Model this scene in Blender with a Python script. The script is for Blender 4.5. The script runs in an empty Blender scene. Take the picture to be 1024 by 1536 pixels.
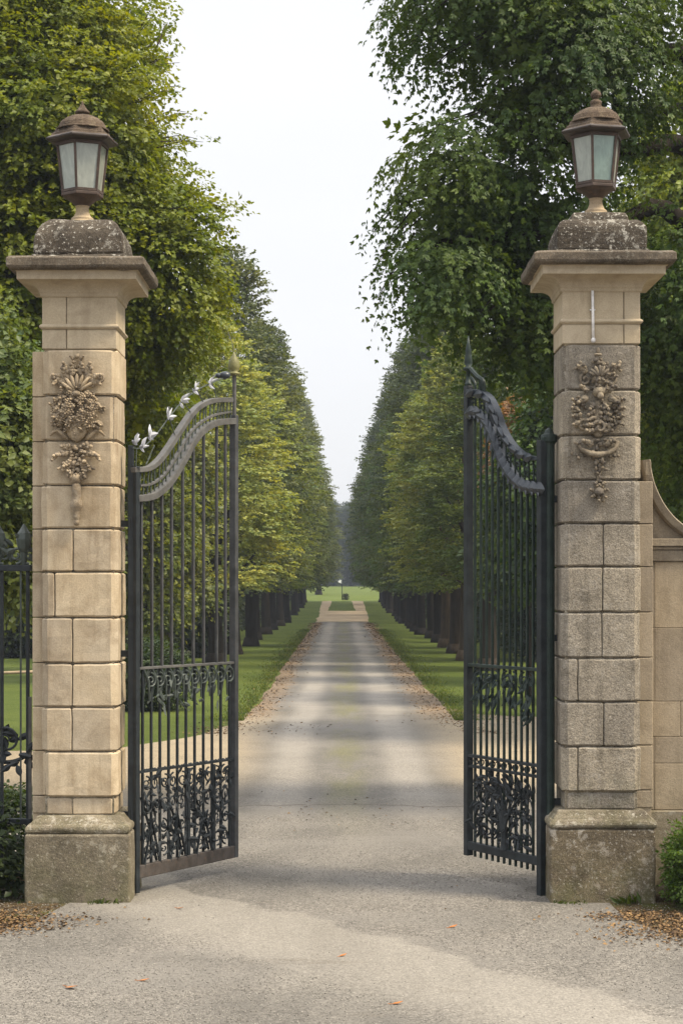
import bpy, bmesh, math, random
import numpy as np
from mathutils import Vector, Matrix
random.seed(7)
RNG = np.random.default_rng(11)
R = math.radians
F, CX, CY, H = 2800.0, 512.0, 880.0, 2.375      # focal length in photo pixels, vanishing point, eye height
def at(px, py, Y):
    return Vector(((px-CX)*Y/F, Y, H-(py-CY)*Y/F))
sc = bpy.context.scene
col = sc.collection

def zg(Y):                                      # ground height along the avenue: level, then a gentle rise to the far wood
    return 0.0 if Y < 130 else 2.375*(min(Y, 420)-130)/190.0

# ------------------------------------------------------------------ object helpers
def tag(o, label=None, cat=None, group=None, kind=None):
    if label: o['label'] = label
    if cat: o['category'] = cat
    if group: o['group'] = group
    if kind: o['kind'] = kind
    return o
def empty(name, loc, rz=0.0):
    o = bpy.data.objects.new(name, None); col.objects.link(o)
    o.location = loc; o.rotation_euler = (0, 0, rz); o.empty_display_size = .2
    return o
def thing(name, label, cat, loc=(0, 0, 0), group=None, rz=0.0):
    return tag(empty(name, loc, rz), label, cat, group)

ICO = {}
def ico(sub):
    if sub not in ICO:
        bm = bmesh.new(); bmesh.ops.create_icosphere(bm, subdivisions=sub, radius=1)
        bm.verts.ensure_lookup_table()
        ICO[sub] = ([v.co.copy() for v in bm.verts], [[v.index for v in f.verts] for f in bm.faces]); bm.free()
    return ICO[sub]

class MB:
    def __init__(s): s.v = []; s.f = []
    def add(s, vs, fs):
        b = len(s.v); s.v += [Vector(v) for v in vs]; s.f += [[i+b for i in f] for f in fs]; return s
    def box(s, x0, x1, y0, y1, z0, z1, M=None):
        vs = [Vector((x, y, z)) for z in (z0, z1) for (x, y) in ((x0, y0), (x1, y0), (x1, y1), (x0, y1))]
        if M: vs = [M @ v for v in vs]
        return s.add(vs, [(3, 2, 1, 0), (4, 5, 6, 7), (0, 1, 5, 4), (1, 2, 6, 5), (2, 3, 7, 6), (3, 0, 4, 7)])
    def prism(s, pts, z0, z1):                  # outline in xy (ccw), extruded in z
        n = len(pts)
        vs = [(p[0], p[1], z0) for p in pts] + [(p[0], p[1], z1) for p in pts]
        return s.add(vs, [list(range(n))[::-1], list(range(n, 2*n))] + [(i, (i+1) % n, n+(i+1) % n, n+i) for i in range(n)])
    def stack(s, rings):                        # list of equal-length point rings, closed at both ends
        n = len(rings[0]); vs = [p for r in rings for p in r]
        fs = [list(range(n))[::-1], [len(vs)-n+i for i in range(n)]]
        for k in range(len(rings)-1):
            for i in range(n):
                fs.append((k*n+i, k*n+(i+1) % n, (k+1)*n+(i+1) % n, (k+1)*n+i))
        return s.add(vs, fs)
    def lathe(s, prof, c, n=24, rot=0.0):       # prof: (r, z)
        return s.stack([[(c[0]+r*math.cos(rot+2*math.pi*i/n), c[1]+r*math.sin(rot+2*math.pi*i/n), c[2]+z) for i in range(n)] for r, z in prof])
    def square(s, prof, c):                     # prof: (half width x, half width y, z)
        return s.stack([[(c[0]-a, c[1]-b, z), (c[0]+a, c[1]-b, z), (c[0]+a, c[1]+b, z), (c[0]-a, c[1]+b, z)] for a, b, z in prof])
    def tube(s, pts, rad, n=6, up=None, flat=1.0):
        pts = [Vector(p) for p in pts]
        if not hasattr(rad, '__len__'): rad = [rad]*len(pts)
        rings = []; prev = None
        for i, p in enumerate(pts):
            t = (pts[min(i+1, len(pts)-1)]-pts[max(i-1, 0)])
            t = t.normalized() if t.length > 1e-9 else Vector((0, 0, 1))
            if prev is None:
                a = up if up is not None else (Vector((0, 0, 1)) if abs(t.z) < .9 else Vector((0, 1, 0)))
            else: a = prev
            b = t.cross(a)
            if b.length < 1e-6: b = t.cross(Vector((1, .3, .2)))
            b.normalize(); a2 = b.cross(t).normalized(); prev = a2 if up is None else up
            off = math.pi/n
            rings.append([p + (a2*math.cos(off+2*math.pi*k/n)*flat + b*math.sin(off+2*math.pi*k/n))*rad[i] for k in range(n)])
        return s.stack(rings)
    def blob(s, c, sx, sy, sz, M=None, sub=2, jit=0.0):
        vs, fs = ico(sub); out = []
        for v in vs:
            w = Vector((v.x*sx, v.y*sy, v.z*sz))*(1+random.uniform(-jit, jit))
            if M: w = M @ w
            out.append(Vector(c)+w)
        return s.add(out, fs)
    def build(s, name, mat, parent=None, smooth=False, bevel=0, segs=2, autosmooth=None):
        me = bpy.data.meshes.new(name)
        off = parent.matrix_basis.to_translation() if parent else Vector()
        p = parent.parent if parent else None
        while p: off = off + p.matrix_basis.to_translation(); p = p.parent
        me.from_pydata([tuple(v-off) for v in s.v], [], s.f); me.update()
        bm = bmesh.new(); bm.from_mesh(me); bmesh.ops.recalc_face_normals(bm, faces=bm.faces); bm.to_mesh(me); bm.free()
        me.materials.append(mat)
        o = bpy.data.objects.new(name, me); col.objects.link(o)
        if parent: o.parent = parent
        if smooth: me.polygons.foreach_set('use_smooth', [True]*len(me.polygons))
        if bevel:
            m = o.modifiers.new('Bevel', 'BEVEL'); m.width = bevel; m.segments = segs; m.limit_method = 'ANGLE'; m.angle_limit = R(35)
            m.harden_normals = False
        return o

def np_mesh(name, V, T, var=None):
    me = bpy.data.meshes.new(name)
    me.vertices.add(len(V)); me.vertices.foreach_set('co', np.ascontiguousarray(V, dtype=np.float32).ravel())
    nt = len(T); k = T.shape[1]
    me.loops.add(nt*k); me.loops.foreach_set('vertex_index', np.ascontiguousarray(T, dtype=np.int32).ravel())
    me.polygons.add(nt); me.polygons.foreach_set('loop_start', np.arange(0, nt*k, k, dtype=np.int32))
    if var is not None:
        a = me.attributes.new('var', 'FLOAT', 'POINT'); a.data.foreach_set('value', np.ascontiguousarray(var, dtype=np.float32))
    me.update(calc_edges=True)
    return me

# ------------------------------------------------------------------ materials
class NT:
    def __init__(s, mat):
        s.t = mat.node_tree; s.t.nodes.clear()
    def n(s, ty, **kw):
        nd = s.t.nodes.new(ty)
        for k, v in kw.items(): setattr(nd, k, v)
        return nd
    def set(s, sock, v):
        if hasattr(v, 'is_output') or isinstance(v, bpy.types.NodeSocket): s.t.links.new(v, sock)
        else: sock.default_value = v
    def pos(s):
        return s.n('ShaderNodeNewGeometry').outputs['Position']
    def mapping(s, vec, scale=(1, 1, 1), loc=(0, 0, 0)):
        m = s.n('ShaderNodeMapping'); s.set(m.inputs['Vector'], vec); m.inputs['Scale'].default_value = scale; m.inputs['Location'].default_value = loc
        return m.outputs[0]
    def noise(s, vec, scale, detail=4, rough=.55, dist=0.0):
        m = s.n('ShaderNodeTexNoise'); s.set(m.inputs['Vector'], vec); m.inputs['Scale'].default_value = scale
        m.inputs['Detail'].default_value = detail; m.inputs['Roughness'].default_value = rough; m.inputs['Distortion'].default_value = dist
        return m.outputs['Fac']
    def voro(s, vec, scale, feature='F1', out='Distance', rand=1.0):
        m = s.n('ShaderNodeTexVoronoi', feature=feature); s.set(m.inputs['Vector'], vec); m.inputs['Scale'].default_value = scale
        m.inputs['Randomness'].default_value = rand
        return m.outputs[out]
    def ramp(s, fac, a, b, interp='LINEAR'):
        m = s.n('ShaderNodeMapRange'); s.set(m.inputs['Value'], fac); m.inputs['From Min'].default_value = a; m.inputs['From Max'].default_value = b
        m.interpolation_type = 'SMOOTHSTEP' if interp == 'S' else 'LINEAR'
        return m.outputs[0]
    def mix(s, fac, a, b, mode='MIX'):
        m = s.n('ShaderNodeMix', data_type='RGBA', blend_type=mode)
        s.set(m.inputs[0], fac)
        for sock, v in ((m.inputs[6], a), (m.inputs[7], b)):
            s.set(sock, tuple(v)+(1,) if isinstance(v, (tuple, list)) and len(v) == 3 else v)
        return m.outputs[2]
    def math(s, op, a, b=0.0, clamp=False):
        m = s.n('ShaderNodeMath', operation=op, use_clamp=clamp); s.set(m.inputs[0], a); s.set(m.inputs[1], b)
        return m.outputs[0]
    def sep(s, vec):
        m = s.n('ShaderNodeSeparateXYZ'); s.set(m.inputs[0], vec); return m.outputs
    def bump(s, h, strength, dist, normal=None):
        m = s.n('ShaderNodeBump'); s.set(m.inputs['Height'], h); m.inputs['Strength'].default_value = strength; m.inputs['Distance'].default_value = dist
        if normal is not None: s.set(m.inputs['Normal'], normal)
        return m.outputs[0]
    def pbr(s, colr, rough=.8, normal=None, metal=0.0, spec=.3, **kw):
        m = s.n('ShaderNodeBsdfPrincipled')
        s.set(m.inputs['Base Color'], tuple(colr)+(1,) if isinstance(colr, tuple) and len(colr) == 3 else colr)
        s.set(m.inputs['Roughness'], rough); m.inputs['Metallic'].default_value = metal; m.inputs['Specular IOR Level'].default_value = spec
        if normal is not None: s.set(m.inputs['Normal'], normal)
        for k, v in kw.items(): s.set(m.inputs[k], v)
        return m.outputs[0]
    def out(s, sh, vol=None):
        o = s.n('ShaderNodeOutputMaterial')
        if sh is not None: s.t.links.new(sh, o.inputs['Surface'])
        if vol is not None: s.t.links.new(vol, o.inputs['Volume'])
def newmat(name):
    m = bpy.data.materials.new(name); m.use_nodes = True
    return m, NT(m)

def stone(name, base, dark, light, grain=.35, stain=.5, streak=.4, lichen=0.0, lichcol=(.5, .48, .42), moss=0.0, mossz=(0, .4), island=.2, bump=.5):
    m, t = newmat(name); p = t.pos()
    big = t.ramp(t.noise(p, 1.7, 5, .6, .6), .35, .68)
    c = t.mix(big, base, light)
    st = t.ramp(t.noise(p, 4.3, 7, .68, .8), .46, .74)
    c = t.mix(t.math('MULTIPLY', st, stain), c, dark)
    sv = t.noise(t.mapping(p, (9, 9, .9), (3, 1, 7)), 1.0, 4, .6)
    c = t.mix(t.math('MULTIPLY', t.ramp(sv, .5, .78), streak), c, dark)
    isl = t.n('ShaderNodeNewGeometry').outputs['Random Per Island']
    c = t.mix(1.0, c, t.mix(isl, (1-island, 1-island, 1-island*.9), (1+island*.35, 1+island*.25, 1+island*.1)), 'MULTIPLY')
    g = t.noise(p, 105, 3, .75); g2 = t.noise(p, 31, 3, .6)
    c = t.mix(grain, c, t.mix(t.ramp(g, .3, .7), (.18, .17, .16), (.9, .88, .84)), 'OVERLAY')
    if lichen:
        l = t.math('MULTIPLY', t.ramp(t.noise(p, 13, 6, .75, .4), .53, .60), t.ramp(t.noise(p, 3.1, 3), .42, .58))
        l2 = t.ramp(t.noise(p, 46, 3, .6), .60, .66)
        c = t.mix(t.math('MULTIPLY', t.math('MAXIMUM', l, l2), lichen, True), c, lichcol)
    if moss:
        z = t.sep(p)[2]
        mm = t.math('MULTIPLY', t.ramp(z, mossz[1], mossz[0]), t.ramp(t.noise(p, 6, 6, .7), .40, .62))
        c = t.mix(t.math('MULTIPLY', mm, moss), c, (.085, .095, .03))
    h = t.math('ADD', t.math('MULTIPLY', g, .5), t.math('MULTIPLY', g2, .8))
    nb = t.bump(h, bump, .012)
    t.out(t.pbr(c, .9, nb, spec=.15)); return m

M = {}
CREAM = (.41, .335, .23)
M['cream'] = stone('cream_limestone', CREAM, (.20, .145, .085), (.47, .40, .295), .25, .6, .8, island=.2, bump=.28)
M['creamtop'] = stone('cream_limestone_plain', (.40, .335, .235), (.19, .145, .095), (.46, .39, .285), .2, .5, .35, bump=.25, island=.08)
M['granite'] = stone('rough_grey_shaded_stone', (.225, .203, .168), (.085, .076, .062), (.30, .272, .222), .8, .6, .9, .3, (.42, .39, .34), .35, (.45, 1.1), island=.22, bump=.9)  # rough grey stone, with the shade on this pillar also in its colour
M['plinth_left'] = stone('weathered_plinth', (.135, .117, .086), (.055, .048, .035), (.20, .175, .13), .6, .75, .3, .6, (.36, .33, .26), .4, (0, .5), bump=.8)
M['plinth_right'] = stone('weathered_plinth_dark', (.112, .093, .065), (.046, .038, .027), (.17, .142, .098), .7, .75, .3, .8, (.36, .33, .28), .45, (0, .45), bump=.9)
M['moulding'] = stone('weathered_moulding', (.125, .107, .08), (.062, .053, .038), (.25, .22, .165), .7, .8, .3, .7, (.40, .37, .31), .4, (.4, .9), bump=.9)
M['capstone'] = stone('black_weathered_cap', (.062, .052, .041), (.026, .022, .018), (.105, .09, .07), .8, .7, .3, 1.0, (.40, .38, .33), 0, bump=1.0)
M['cornice'] = stone('weathered_cornice', (.088, .074, .058), (.036, .03, .024), (.15, .125, .095), .6, .7, .5, .35, (.32, .3, .25), 0, bump=.7)
M['carving'] = stone('carved_stone', (.32, .258, .178), (.065, .05, .035), (.42, .35, .25), .4, .85, .3, .12, island=.35, bump=.5)
M['carving_dark'] = stone('carved_stone_grey', (.195, .17, .132), (.045, .038, .03), (.28, .245, .19), .5, .85, .2, .25, (.3, .27, .19), island=.5, bump=.6)
M['wall'] = stone('ashlar_wall', (.29, .24, .17), (.15, .12, .082), (.34, .285, .21), .3, .6, .55, 0, moss=.2, mossz=(.2, 1.2), island=.22, bump=.35)
M['wall_trim'] = stone('wall_trim', (.2, .168, .125), (.09, .073, .055), (.26, .22, .162), .35, .6, .5, island=.12, bump=.4)
M['wall_base'] = stone('wall_base', (.24, .205, .15), (.11, .09, .065), (.32, .275, .2), .5, .6, .5, .3, moss=.4, mossz=(0, 1), bump=.6)

def iron(name, c, rust=.12, rough=.45):
    m, t = newmat(name); p = t.pos()
    n = t.noise(p, 9, 6, .7); r = t.ramp(t.noise(p, 23, 5, .7), .56, .72)
    base = t.mix(t.ramp(n, .35, .7), c, tuple(min(1, x*1.9+.01) for x in c))
    base = t.mix(t.math('MULTIPLY', r, rust), base, (.16, .09, .05))
    t.out(t.pbr(base, t.ramp(n, .8, .2) if False else rough, t.bump(t.noise(p, 60, 3), .25, .004), spec=.3)); return m
M['iron_grey'] = iron('sunlit_grey_iron', (.032, .033, .034), .15, .5)  # upper gate iron: dark slate paint lightened, sunlight put into the colour
M['iron_rail'] = iron('sunlit_pale_iron', (.062, .060, .056), .2, .42)  # swept rails paler still, the light from above is in the base colour
M['iron_dark'] = iron('dark_slate_iron', (.008, .011, .013), .06, .5)
M['iron_green'] = iron('dark_green_iron', (.007, .015, .012), .05, .48)
M['iron_leaf'] = iron('grey_leaf_iron', (.022, .027, .034), .1, .33)
M['iron_scroll'] = iron('green_grey_scroll_iron', (.035, .044, .038), .15, .42)
M['silver'] = iron('pale_leaf_metal', (.27, .28, .31), .05, .45)
M['acorn'] = iron('mossy_brass', (.11, .105, .04), .3, .5)
M['kickboard'] = iron('brown_kick_board', (.040, .033, .028), .35, .8)
M['copper'] = iron('rusty_brown_lantern_metal', (.040, .026, .019), .5, .55)
M['copper_dark'] = iron('dark_lantern_metal', (.026, .019, .015), .5, .5)
M['lamp_roof'] = stone('crusted_lantern_roof', (.060, .044, .033), (.024, .018, .014), (.115, .088, .065), .6, .8, .3, .4, (.22, .18, .12), bump=.9)
M['lamp_foot'] = stone('pale_lantern_foot', (.28, .22, .15), (.12, .085, .055), (.36, .29, .2), .3, .5, .3, .2, (.36, .33, .12), bump=.4)
M['conduit'] = iron('white_conduit', (.50, .49, .48), .05, .4)

def glass(name, c):
    m, t = newmat(name); p = t.pos()
    dirt = t.ramp(t.noise(t.mapping(p, (5, 5, 2)), 2.3, 5, .65, .8), .35, .7)
    cc = t.mix(dirt, c, tuple(min(1, x*.62) for x in c))
    d = t.n('ShaderNodeBsdfDiffuse'); t.set(d.inputs[0], cc)
    tr = t.n('ShaderNodeBsdfTranslucent'); t.set(tr.inputs[0], cc)
    gl = t.n('ShaderNodeBsdfGlossy'); gl.inputs['Roughness'].default_value = .12; gl.inputs[0].default_value = (.9, .95, .93, 1)
    tp = t.n('ShaderNodeBsdfTransparent'); tp.inputs[0].default_value = (.75, .85, .80, 1)
    def mx(f, a, b):
        k = t.n('ShaderNodeMixShader'); t.set(k.inputs[0], f); t.t.links.new(a, k.inputs[1]); t.t.links.new(b, k.inputs[2]); return k.outputs[0]
    s = mx(.5, d.outputs[0], tr.outputs[0]); s = mx(.22, s, tp.outputs[0])
    lw = t.n('ShaderNodeLayerWeight'); lw.inputs[0].default_value = .35
    s = mx(t.math('ADD', t.math('MULTIPLY', lw.outputs['Fresnel'], .6), .06), s, gl.outputs[0])
    t.out(s); return m
M['glass'] = glass('dusty_green_glass', (.66, .68, .60))
M['glass_teal'] = glass('dusty_teal_glass', (.42, .56, .50))

def leaf(name, yellow=(1.42, 1.26, .68), transl=.38, gloss=.35):
    m, t = newmat(name)
    oi = t.n('ShaderNodeObjectInfo').outputs['Color']
    v = t.n('ShaderNodeAttribute', attribute_name='var').outputs['Fac']
    p = t.n('ShaderNodeTexCoord').outputs['Object']
    pn = t.ramp(t.noise(p, .9, 3, .6), .35, .66)
    c = t.mix(v, t.mix(1.0, oi, (.5, .62, .6), 'MULTIPLY'), t.mix(1.0, oi, yellow, 'MULTIPLY'))
    c = t.mix(1.0, c, t.mix(pn, (.72, .84, .9), (1.22, 1.12, .85)), 'MULTIPLY')
    pr = t.pbr(c, .5, spec=gloss)
    tr = t.n('ShaderNodeBsdfTranslucent'); t.set(tr.inputs[0], t.mix(1.0, c, (1.55, 1.4, .5), 'MULTIPLY'))
    k = t.n('ShaderNodeMixShader'); k.inputs[0].default_value = transl; t.t.links.new(pr, k.inputs[1]); t.t.links.new(tr.outputs[0], k.inputs[2])
    t.out(k.outputs[0]); return m
M['leaf'] = leaf('tree_leaf')
M['leaf_gold'] = leaf('golden_green_leaf', (1.42, 1.25, .5), .42)
M['leaf_copper'] = leaf('coppery_leaf', (2.0, 1.0, .7), .3)
def bark(name, c):
    m, t = newmat(name); p = t.pos()
    n = t.noise(t.mapping(p, (14, 14, 2.2)), 1.0, 6, .7)
    cc = t.mix(t.ramp(n, .3, .7), tuple(x*.45 for x in c), c)
    t.out(t.pbr(cc, .95, t.bump(n, .8, .04), spec=.1)); return m
M['bark'] = bark('brown_bark', (.055, .042, .030))
M['bark_pale'] = bark('pale_brown_bark', (.115, .084, .056))
M['bark_dark'] = bark('dark_bark', (.034, .028, .022))

def flatleaf(name, a, b):
    m, t = newmat(name); v = t.n('ShaderNodeAttribute', attribute_name='var').outputs['Fac']
    t.out(t.pbr(t.mix(v, a, b), .7, spec=.25)); return m
M['litter'] = flatleaf('dry_leaf_litter', (.035, .020, .011), (.24, .145, .06))
M['orange_leaf'] = flatleaf('orange_fallen_leaf', (.36, .13, .03), (.42, .19, .06))
M['stones'] = flatleaf('gravel_stone', (.085, .078, .068), (.38, .355, .31))

# lawn
m, t = newmat('lawn_grass'); p = t.pos()
n1 = t.noise(p, .35, 4, .6); n2 = t.noise(t.mapping(p, (1, .45, 1)), 6, 4, .7); n3 = t.noise(p, 55, 2, .7)
c = t.mix(t.ramp(n1, .35, .65), (.058, .082, .013), (.092, .118, .022))
c = t.mix(t.math('MULTIPLY', t.ramp(n2, .4, .7), .45), c, (.115, .14, .035))
c = t.mix(.5, c, t.mix(t.ramp(n3, .3, .7), (.2, .2, .2), (.85, .85, .85)), 'OVERLAY')
x, y, z = t.sep(p)[:3]
soil = t.math('MULTIPLY', t.ramp(y, 17.2, 15.4), t.ramp(t.noise(p, 2.2, 5, .7), .28, .5))
c = t.mix(soil, c, t.mix(t.ramp(t.noise(p, 14, 5, .7), .35, .65), (.05, .036, .022), (.13, .09, .045)))
t.out(t.pbr(c, .95, t.bump(t.math('ADD', n3, n2), .9, .05), spec=.1)); M['lawn'] = m

# driveway: gravelly tarmac with pale wheel tracks, a mossy crown strip, sandy forecourt and leafy brown edges
m, t = newmat('gravel_drive'); p = t.pos(); x, y, z = t.sep(p)[:3]
big = t.noise(p, .55, 5, .6, .5); mid = t.noise(t.mapping(p, (1.6, .35, 1)), 1.3, 6, .65, .4); fine = t.noise(p, 60, 3, .8); peb = t.voro(p, 58, 'F1', 'Color')
c = t.mix(t.ramp(big, .34, .66), (.100, .093, .082), (.158, .146, .129))
c = t.mix(t.math('MULTIPLY', t.ramp(mid, .45, .7), .55), c, (.17, .156, .135))
xw = t.math('ADD', x, t.math('MULTIPLY', t.math('SUBTRACT', t.noise(t.mapping(p, (.2, .12, 1)), 1.0, 3), .5), .55))
ax = t.math('ABSOLUTE', t.math('SUBTRACT', xw, .08))
beyond = t.ramp(y, 16.5, 23, 'S')
track = t.math('MULTIPLY', t.ramp(t.math('ABSOLUTE', t.math('SUBTRACT', ax, .78)), .42, .08, 'S'), beyond)
c = t.mix(t.math('MULTIPLY', track, .6), c, (.27, .248, .215))
mossm = t.math('MULTIPLY', t.math('MULTIPLY', t.ramp(ax, .42, .08, 'S'), t.ramp(t.noise(t.mapping(p, (1, .16, 1)), 1.1, 5, .65), .40, .60)), beyond)
c = t.mix(t.math('MULTIPLY', mossm, .8), c, (.125, .12, .06))
sand = t.math('MULTIPLY', t.math('MULTIPLY', t.ramp(y, 19, 23, 'S'), t.ramp(y, 37, 33.5, 'S')), t.ramp(ax, .9, 1.9, 'S'))
c = t.mix(t.math('MULTIPLY', sand, .8), c, (.30, .24, .155))
edge = t.math('MULTIPLY', t.ramp(t.math('ADD', ax, t.math('MULTIPLY', t.noise(p, 1.5, 5, .7), .9)), 1.62, 2.0, 'S'), t.ramp(y, 32, 36, 'S'))
c = t.mix(t.math('MULTIPLY', edge, .85), c, t.mix(t.ramp(t.noise(p, 9, 5, .7), .35, .65), (.085, .058, .036), (.25, .18, .11)))
dl = t.math('ADD', t.math('SUBTRACT', t.math('SUBTRACT', 13.1, t.math('MULTIPLY', x, 1.45)), y), t.math('MULTIPLY', t.math('SUBTRACT', t.noise(p, .8, 6, .6), .5), 2.2))
smooth_strip = t.math('MULTIPLY', t.ramp(dl, 0, .22, 'S'), t.ramp(dl, 2.6, 1.3, 'S'))
c = t.mix(t.math('MULTIPLY', smooth_strip, .8), c, t.mix(t.ramp(mid, .35, .7), (.18, .165, .141), (.218, .201, .173)))
crk = t.math('ADD', y, t.math('ADD', t.math('MULTIPLY', t.noise(t.mapping(p, (1, 0, 0)), 1.7, 5, .6), .9), t.math('MULTIPLY', t.math('MULTIPLY', x, x), .12)))
c = t.mix(t.math('MULTIPLY', t.ramp(t.math('ABSOLUTE', t.math('SUBTRACT', crk, 20.75)), .05, .015), .75), c, (.075, .062, .05))
stain = t.ramp(t.noise(t.mapping(p, (.8, 1.6, 1), (5, 2, 0)), 1.5, 6, .7, .6), .60, .72)
c = t.mix(t.math('MULTIPLY', stain, .5), c, (.09, .075, .056))
pv = t.sep(peb)[0]
rough_m = t.ramp(t.noise(t.mapping(p, (.7, 1.1, 1), (2, 9, 0)), .8, 5, .62, .6), .36, .60)
rough_m = t.math('MULTIPLY', rough_m, t.math('SUBTRACT', 1.0, t.math('MULTIPLY', smooth_strip, .85)))
c = t.mix(t.math('MULTIPLY', rough_m, .25), c, (.080, .074, .066))
c = t.mix(t.math('MULTIPLY', t.ramp(y, 40, 14), t.math('ADD', t.math('MULTIPLY', rough_m, .6), .15)), c, t.mix(pv, (.30, .29, .28), (.86, .85, .83)), 'OVERLAY')
c = t.mix(t.math('ADD', .42, t.math('MULTIPLY', rough_m, .4)), c, t.mix(t.ramp(fine, .32, .68), (.12, .12, .12), (.9, .9, .9)), 'OVERLAY')
h = t.math('ADD', t.math('MULTIPLY', t.voro(p, 58), -.35), fine)
t.out(t.pbr(c, .92, t.bump(h, .55, .010), spec=.2)); M['drive'] = m

m, t = newmat('sand_path'); p = t.pos()
c = t.mix(t.ramp(t.noise(p, .8, 5), .35, .65), (.25, .19, .125), (.36, .285, .19))
t.out(t.pbr(c, .95, spec=.1)); M['sand'] = m

# ------------------------------------------------------------------ ground, drive and paths
rows = [-60, 0, 40, 90, 130, 150, 200, 260, 320, 420, 900]
V = []; Fc = []
xs = [-500, -60, -15, 0, 15, 60, 500]
for yy in rows:
    for xx in xs: V.append((xx, yy, zg(yy)))
for j in range(len(rows)-1):
    for i in range(len(xs)-1):
        a = j*len(xs)+i; Fc.append((a, a+1, a+1+len(xs), a+len(xs)))
tag(MB().add(V, Fc).build('lawn', M['lawn']), kind='structure')
def sheet(name, pts, mat, lift):
    bm = bmesh.new(); vs = [bm.verts.new((p[0], p[1], zg(p[1])+lift)) for p in pts]
    f = bm.faces.new(vs); bmesh.ops.triangulate(bm, faces=[f])
    bmesh.ops.recalc_face_normals(bm, faces=bm.faces)
    me = bpy.data.meshes.new(name); bm.to_mesh(me); bm.free()
    if me.polygons[0].normal.z < 0: me.flip_normals()
    me.materials.append(mat); o = bpy.data.objects.new(name, me); col.objects.link(o)
    return tag(o, kind='structure')
def jag(pts, amp):                              # roughen an edge so no border is a ruled line
    out = []
    for a, b in zip(pts, pts[1:]):
        n = max(1, int(math.hypot(b[0]-a[0], b[1]-a[1])/.45)) if max(abs(a[0]), abs(b[0])) < 8 else 1
        n = min(n, 90)
        for k in range(n):
            q = k/n; out.append((a[0]+(b[0]-a[0])*q+(random.uniform(-amp, amp) if k else 0), a[1]+(b[1]-a[1])*q+(random.uniform(-amp, amp) if k else 0)))
    return out
Ledge = [(-14, 4), (-14, 11.6), (-4, 12.0), (-2.75, 12.6), (-2.2, 13.2), (-2.0, 14.2), (-2.0, 15.2), (-2.7, 16.4), (-14, 17.2), (-14, 26.4), (-4, 27.0),
         (-3.2, 27.6), (-2.4, 29.4), (-1.9, 32), (-1.68, 37), (-1.74, 126)]
Redge = [(1.82, 126), (1.98, 42), (2.15, 36.5), (2.6, 34.6), (4, 33.8), (14, 33.4), (14, 17.2), (2.7, 16.4), (2.0, 15.2), (2.0, 14.2), (2.05, 13.25),
         (2.3, 12.55), (3.2, 11.9), (14, 11.2), (14, 4)]
sheet('driveway', jag(Ledge, .05)+[(-1.74, 126)]+jag(Redge, .05)+[(14, 4)], M['drive'], .004)
# sandy crossing at the end of the avenue with two arms round a grass plat
spm = MB()
def pq(*ps): spm.add([(x, y, zg(y)+.008) for x, y in ps], [tuple(range(len(ps)))])
def edge_run(x0, x1, y0, y1, n, amp):
    return [(x0+(x1-x0)*k/n+(random.uniform(-amp, amp) if 0 < k < n else 0), y0+(y1-y0)*k/n) for k in range(n+1)]
def strip(la, lb):
    for k in range(len(la)-1): pq(la[k], lb[k], lb[k+1], la[k+1])
strip(edge_run(-1.74, -1.80, 126.2, 157, 10, .12), edge_run(1.82, 2.05, 126.2, 157, 10, .12))
strip(edge_run(-1.80, -2.05, 157.01, 197, 10, .06), edge_run(-1.15, -1.0, 157.01, 198, 10, .06))
strip(edge_run(1.2, 1.05, 157.01, 198, 10, .06), edge_run(2.05, 2.3, 157.01, 197, 10, .06))
tag(spm.build('sandy_path', M['sand']), kind='structure')

# ------------------------------------------------------------------ gate pillars
def block(mb, x0, x1, y0, y1, z0, z1, ch):      # a rusticated block with chamfered arrises
    e = .012
    def ring(x0, x1, y0, y1, c, z): return [(x0+c, y0, z), (x1-c, y0, z), (x1, y0+c, z), (x1, y1-c, z), (x1-c, y1, z), (x0+c, y1, z), (x0, y1-c, z), (x0, y0+c, z)]
    j = lambda: random.uniform(-.0045, .0045)
    a, b, c_, d = x0+j(), x1+j(), y0+j(), y1+j()
    mb.stack([ring(a+e, b-e, c_+e, d-e, ch, z0), ring(a, b, c_, d, ch, z0+e), ring(a, b, c_, d, ch, z1-e), ring(a+e, b-e, c_+e, d-e, ch, z1)])
def relief(px0, Yf):                            # helpers placing carved pieces on the pillar's front
    def P(px, py, d=0.0):
        v = at(px, py, Yf); v.y -= d; return v
    return P
def curl(mb, P, px, py, r, a0, turns, sgn, rad, d=.03):
    pts = []; n = int(14*turns)
    for i in range(n+1):
        q = i/n; a = a0+sgn*q*turns*2*math.pi; rr = r*(1-.78*q)
        pts.append(P(px+rr*math.cos(a), py-rr*math.sin(a), d+.02*q))
    mb.tube(pts, [rad*(1-.4*i/n) for i in range(n+1)], 6)
def acanthus(mb, P, px, py, ln, ang, w, d=.03, lobes=3):
    # a curling leaf: midrib with paired lobes
    ca, sa = math.cos(ang), math.sin(ang)
    for k in range(lobes):
        q = (k+.6)/lobes
        for s in (-1, 1):
            a2 = ang+s*(.75-.3*q); L = ln*.45*(1-.45*q)
            cx, cy = px+ca*ln*q*.75+math.cos(a2)*L*.45, py-sa*ln*q*.75-math.sin(a2)*L*.45
            Mx = Matrix.Rotation(-a2, 3, 'Y') @ Matrix.Rotation(random.uniform(-.5, .5), 3, 'X')
            mb.blob(P(cx, cy, d+.016*q+random.uniform(-.006, .012)), L*.0029, .014, w*.0019, Mx, 2, .06)
    Mx = Matrix.Rotation(-ang, 3, 'Y')
    mb.blob(P(px+ca*ln*.55, py-sa*ln*.55, d+.012), ln*.0027, .015, w*.0016, Mx, 2, .04)
    mb.blob(P(px+ca*ln, py-sa*ln, d+.03), w*.0017, .016, w*.0017, None, 2, .1)

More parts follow.
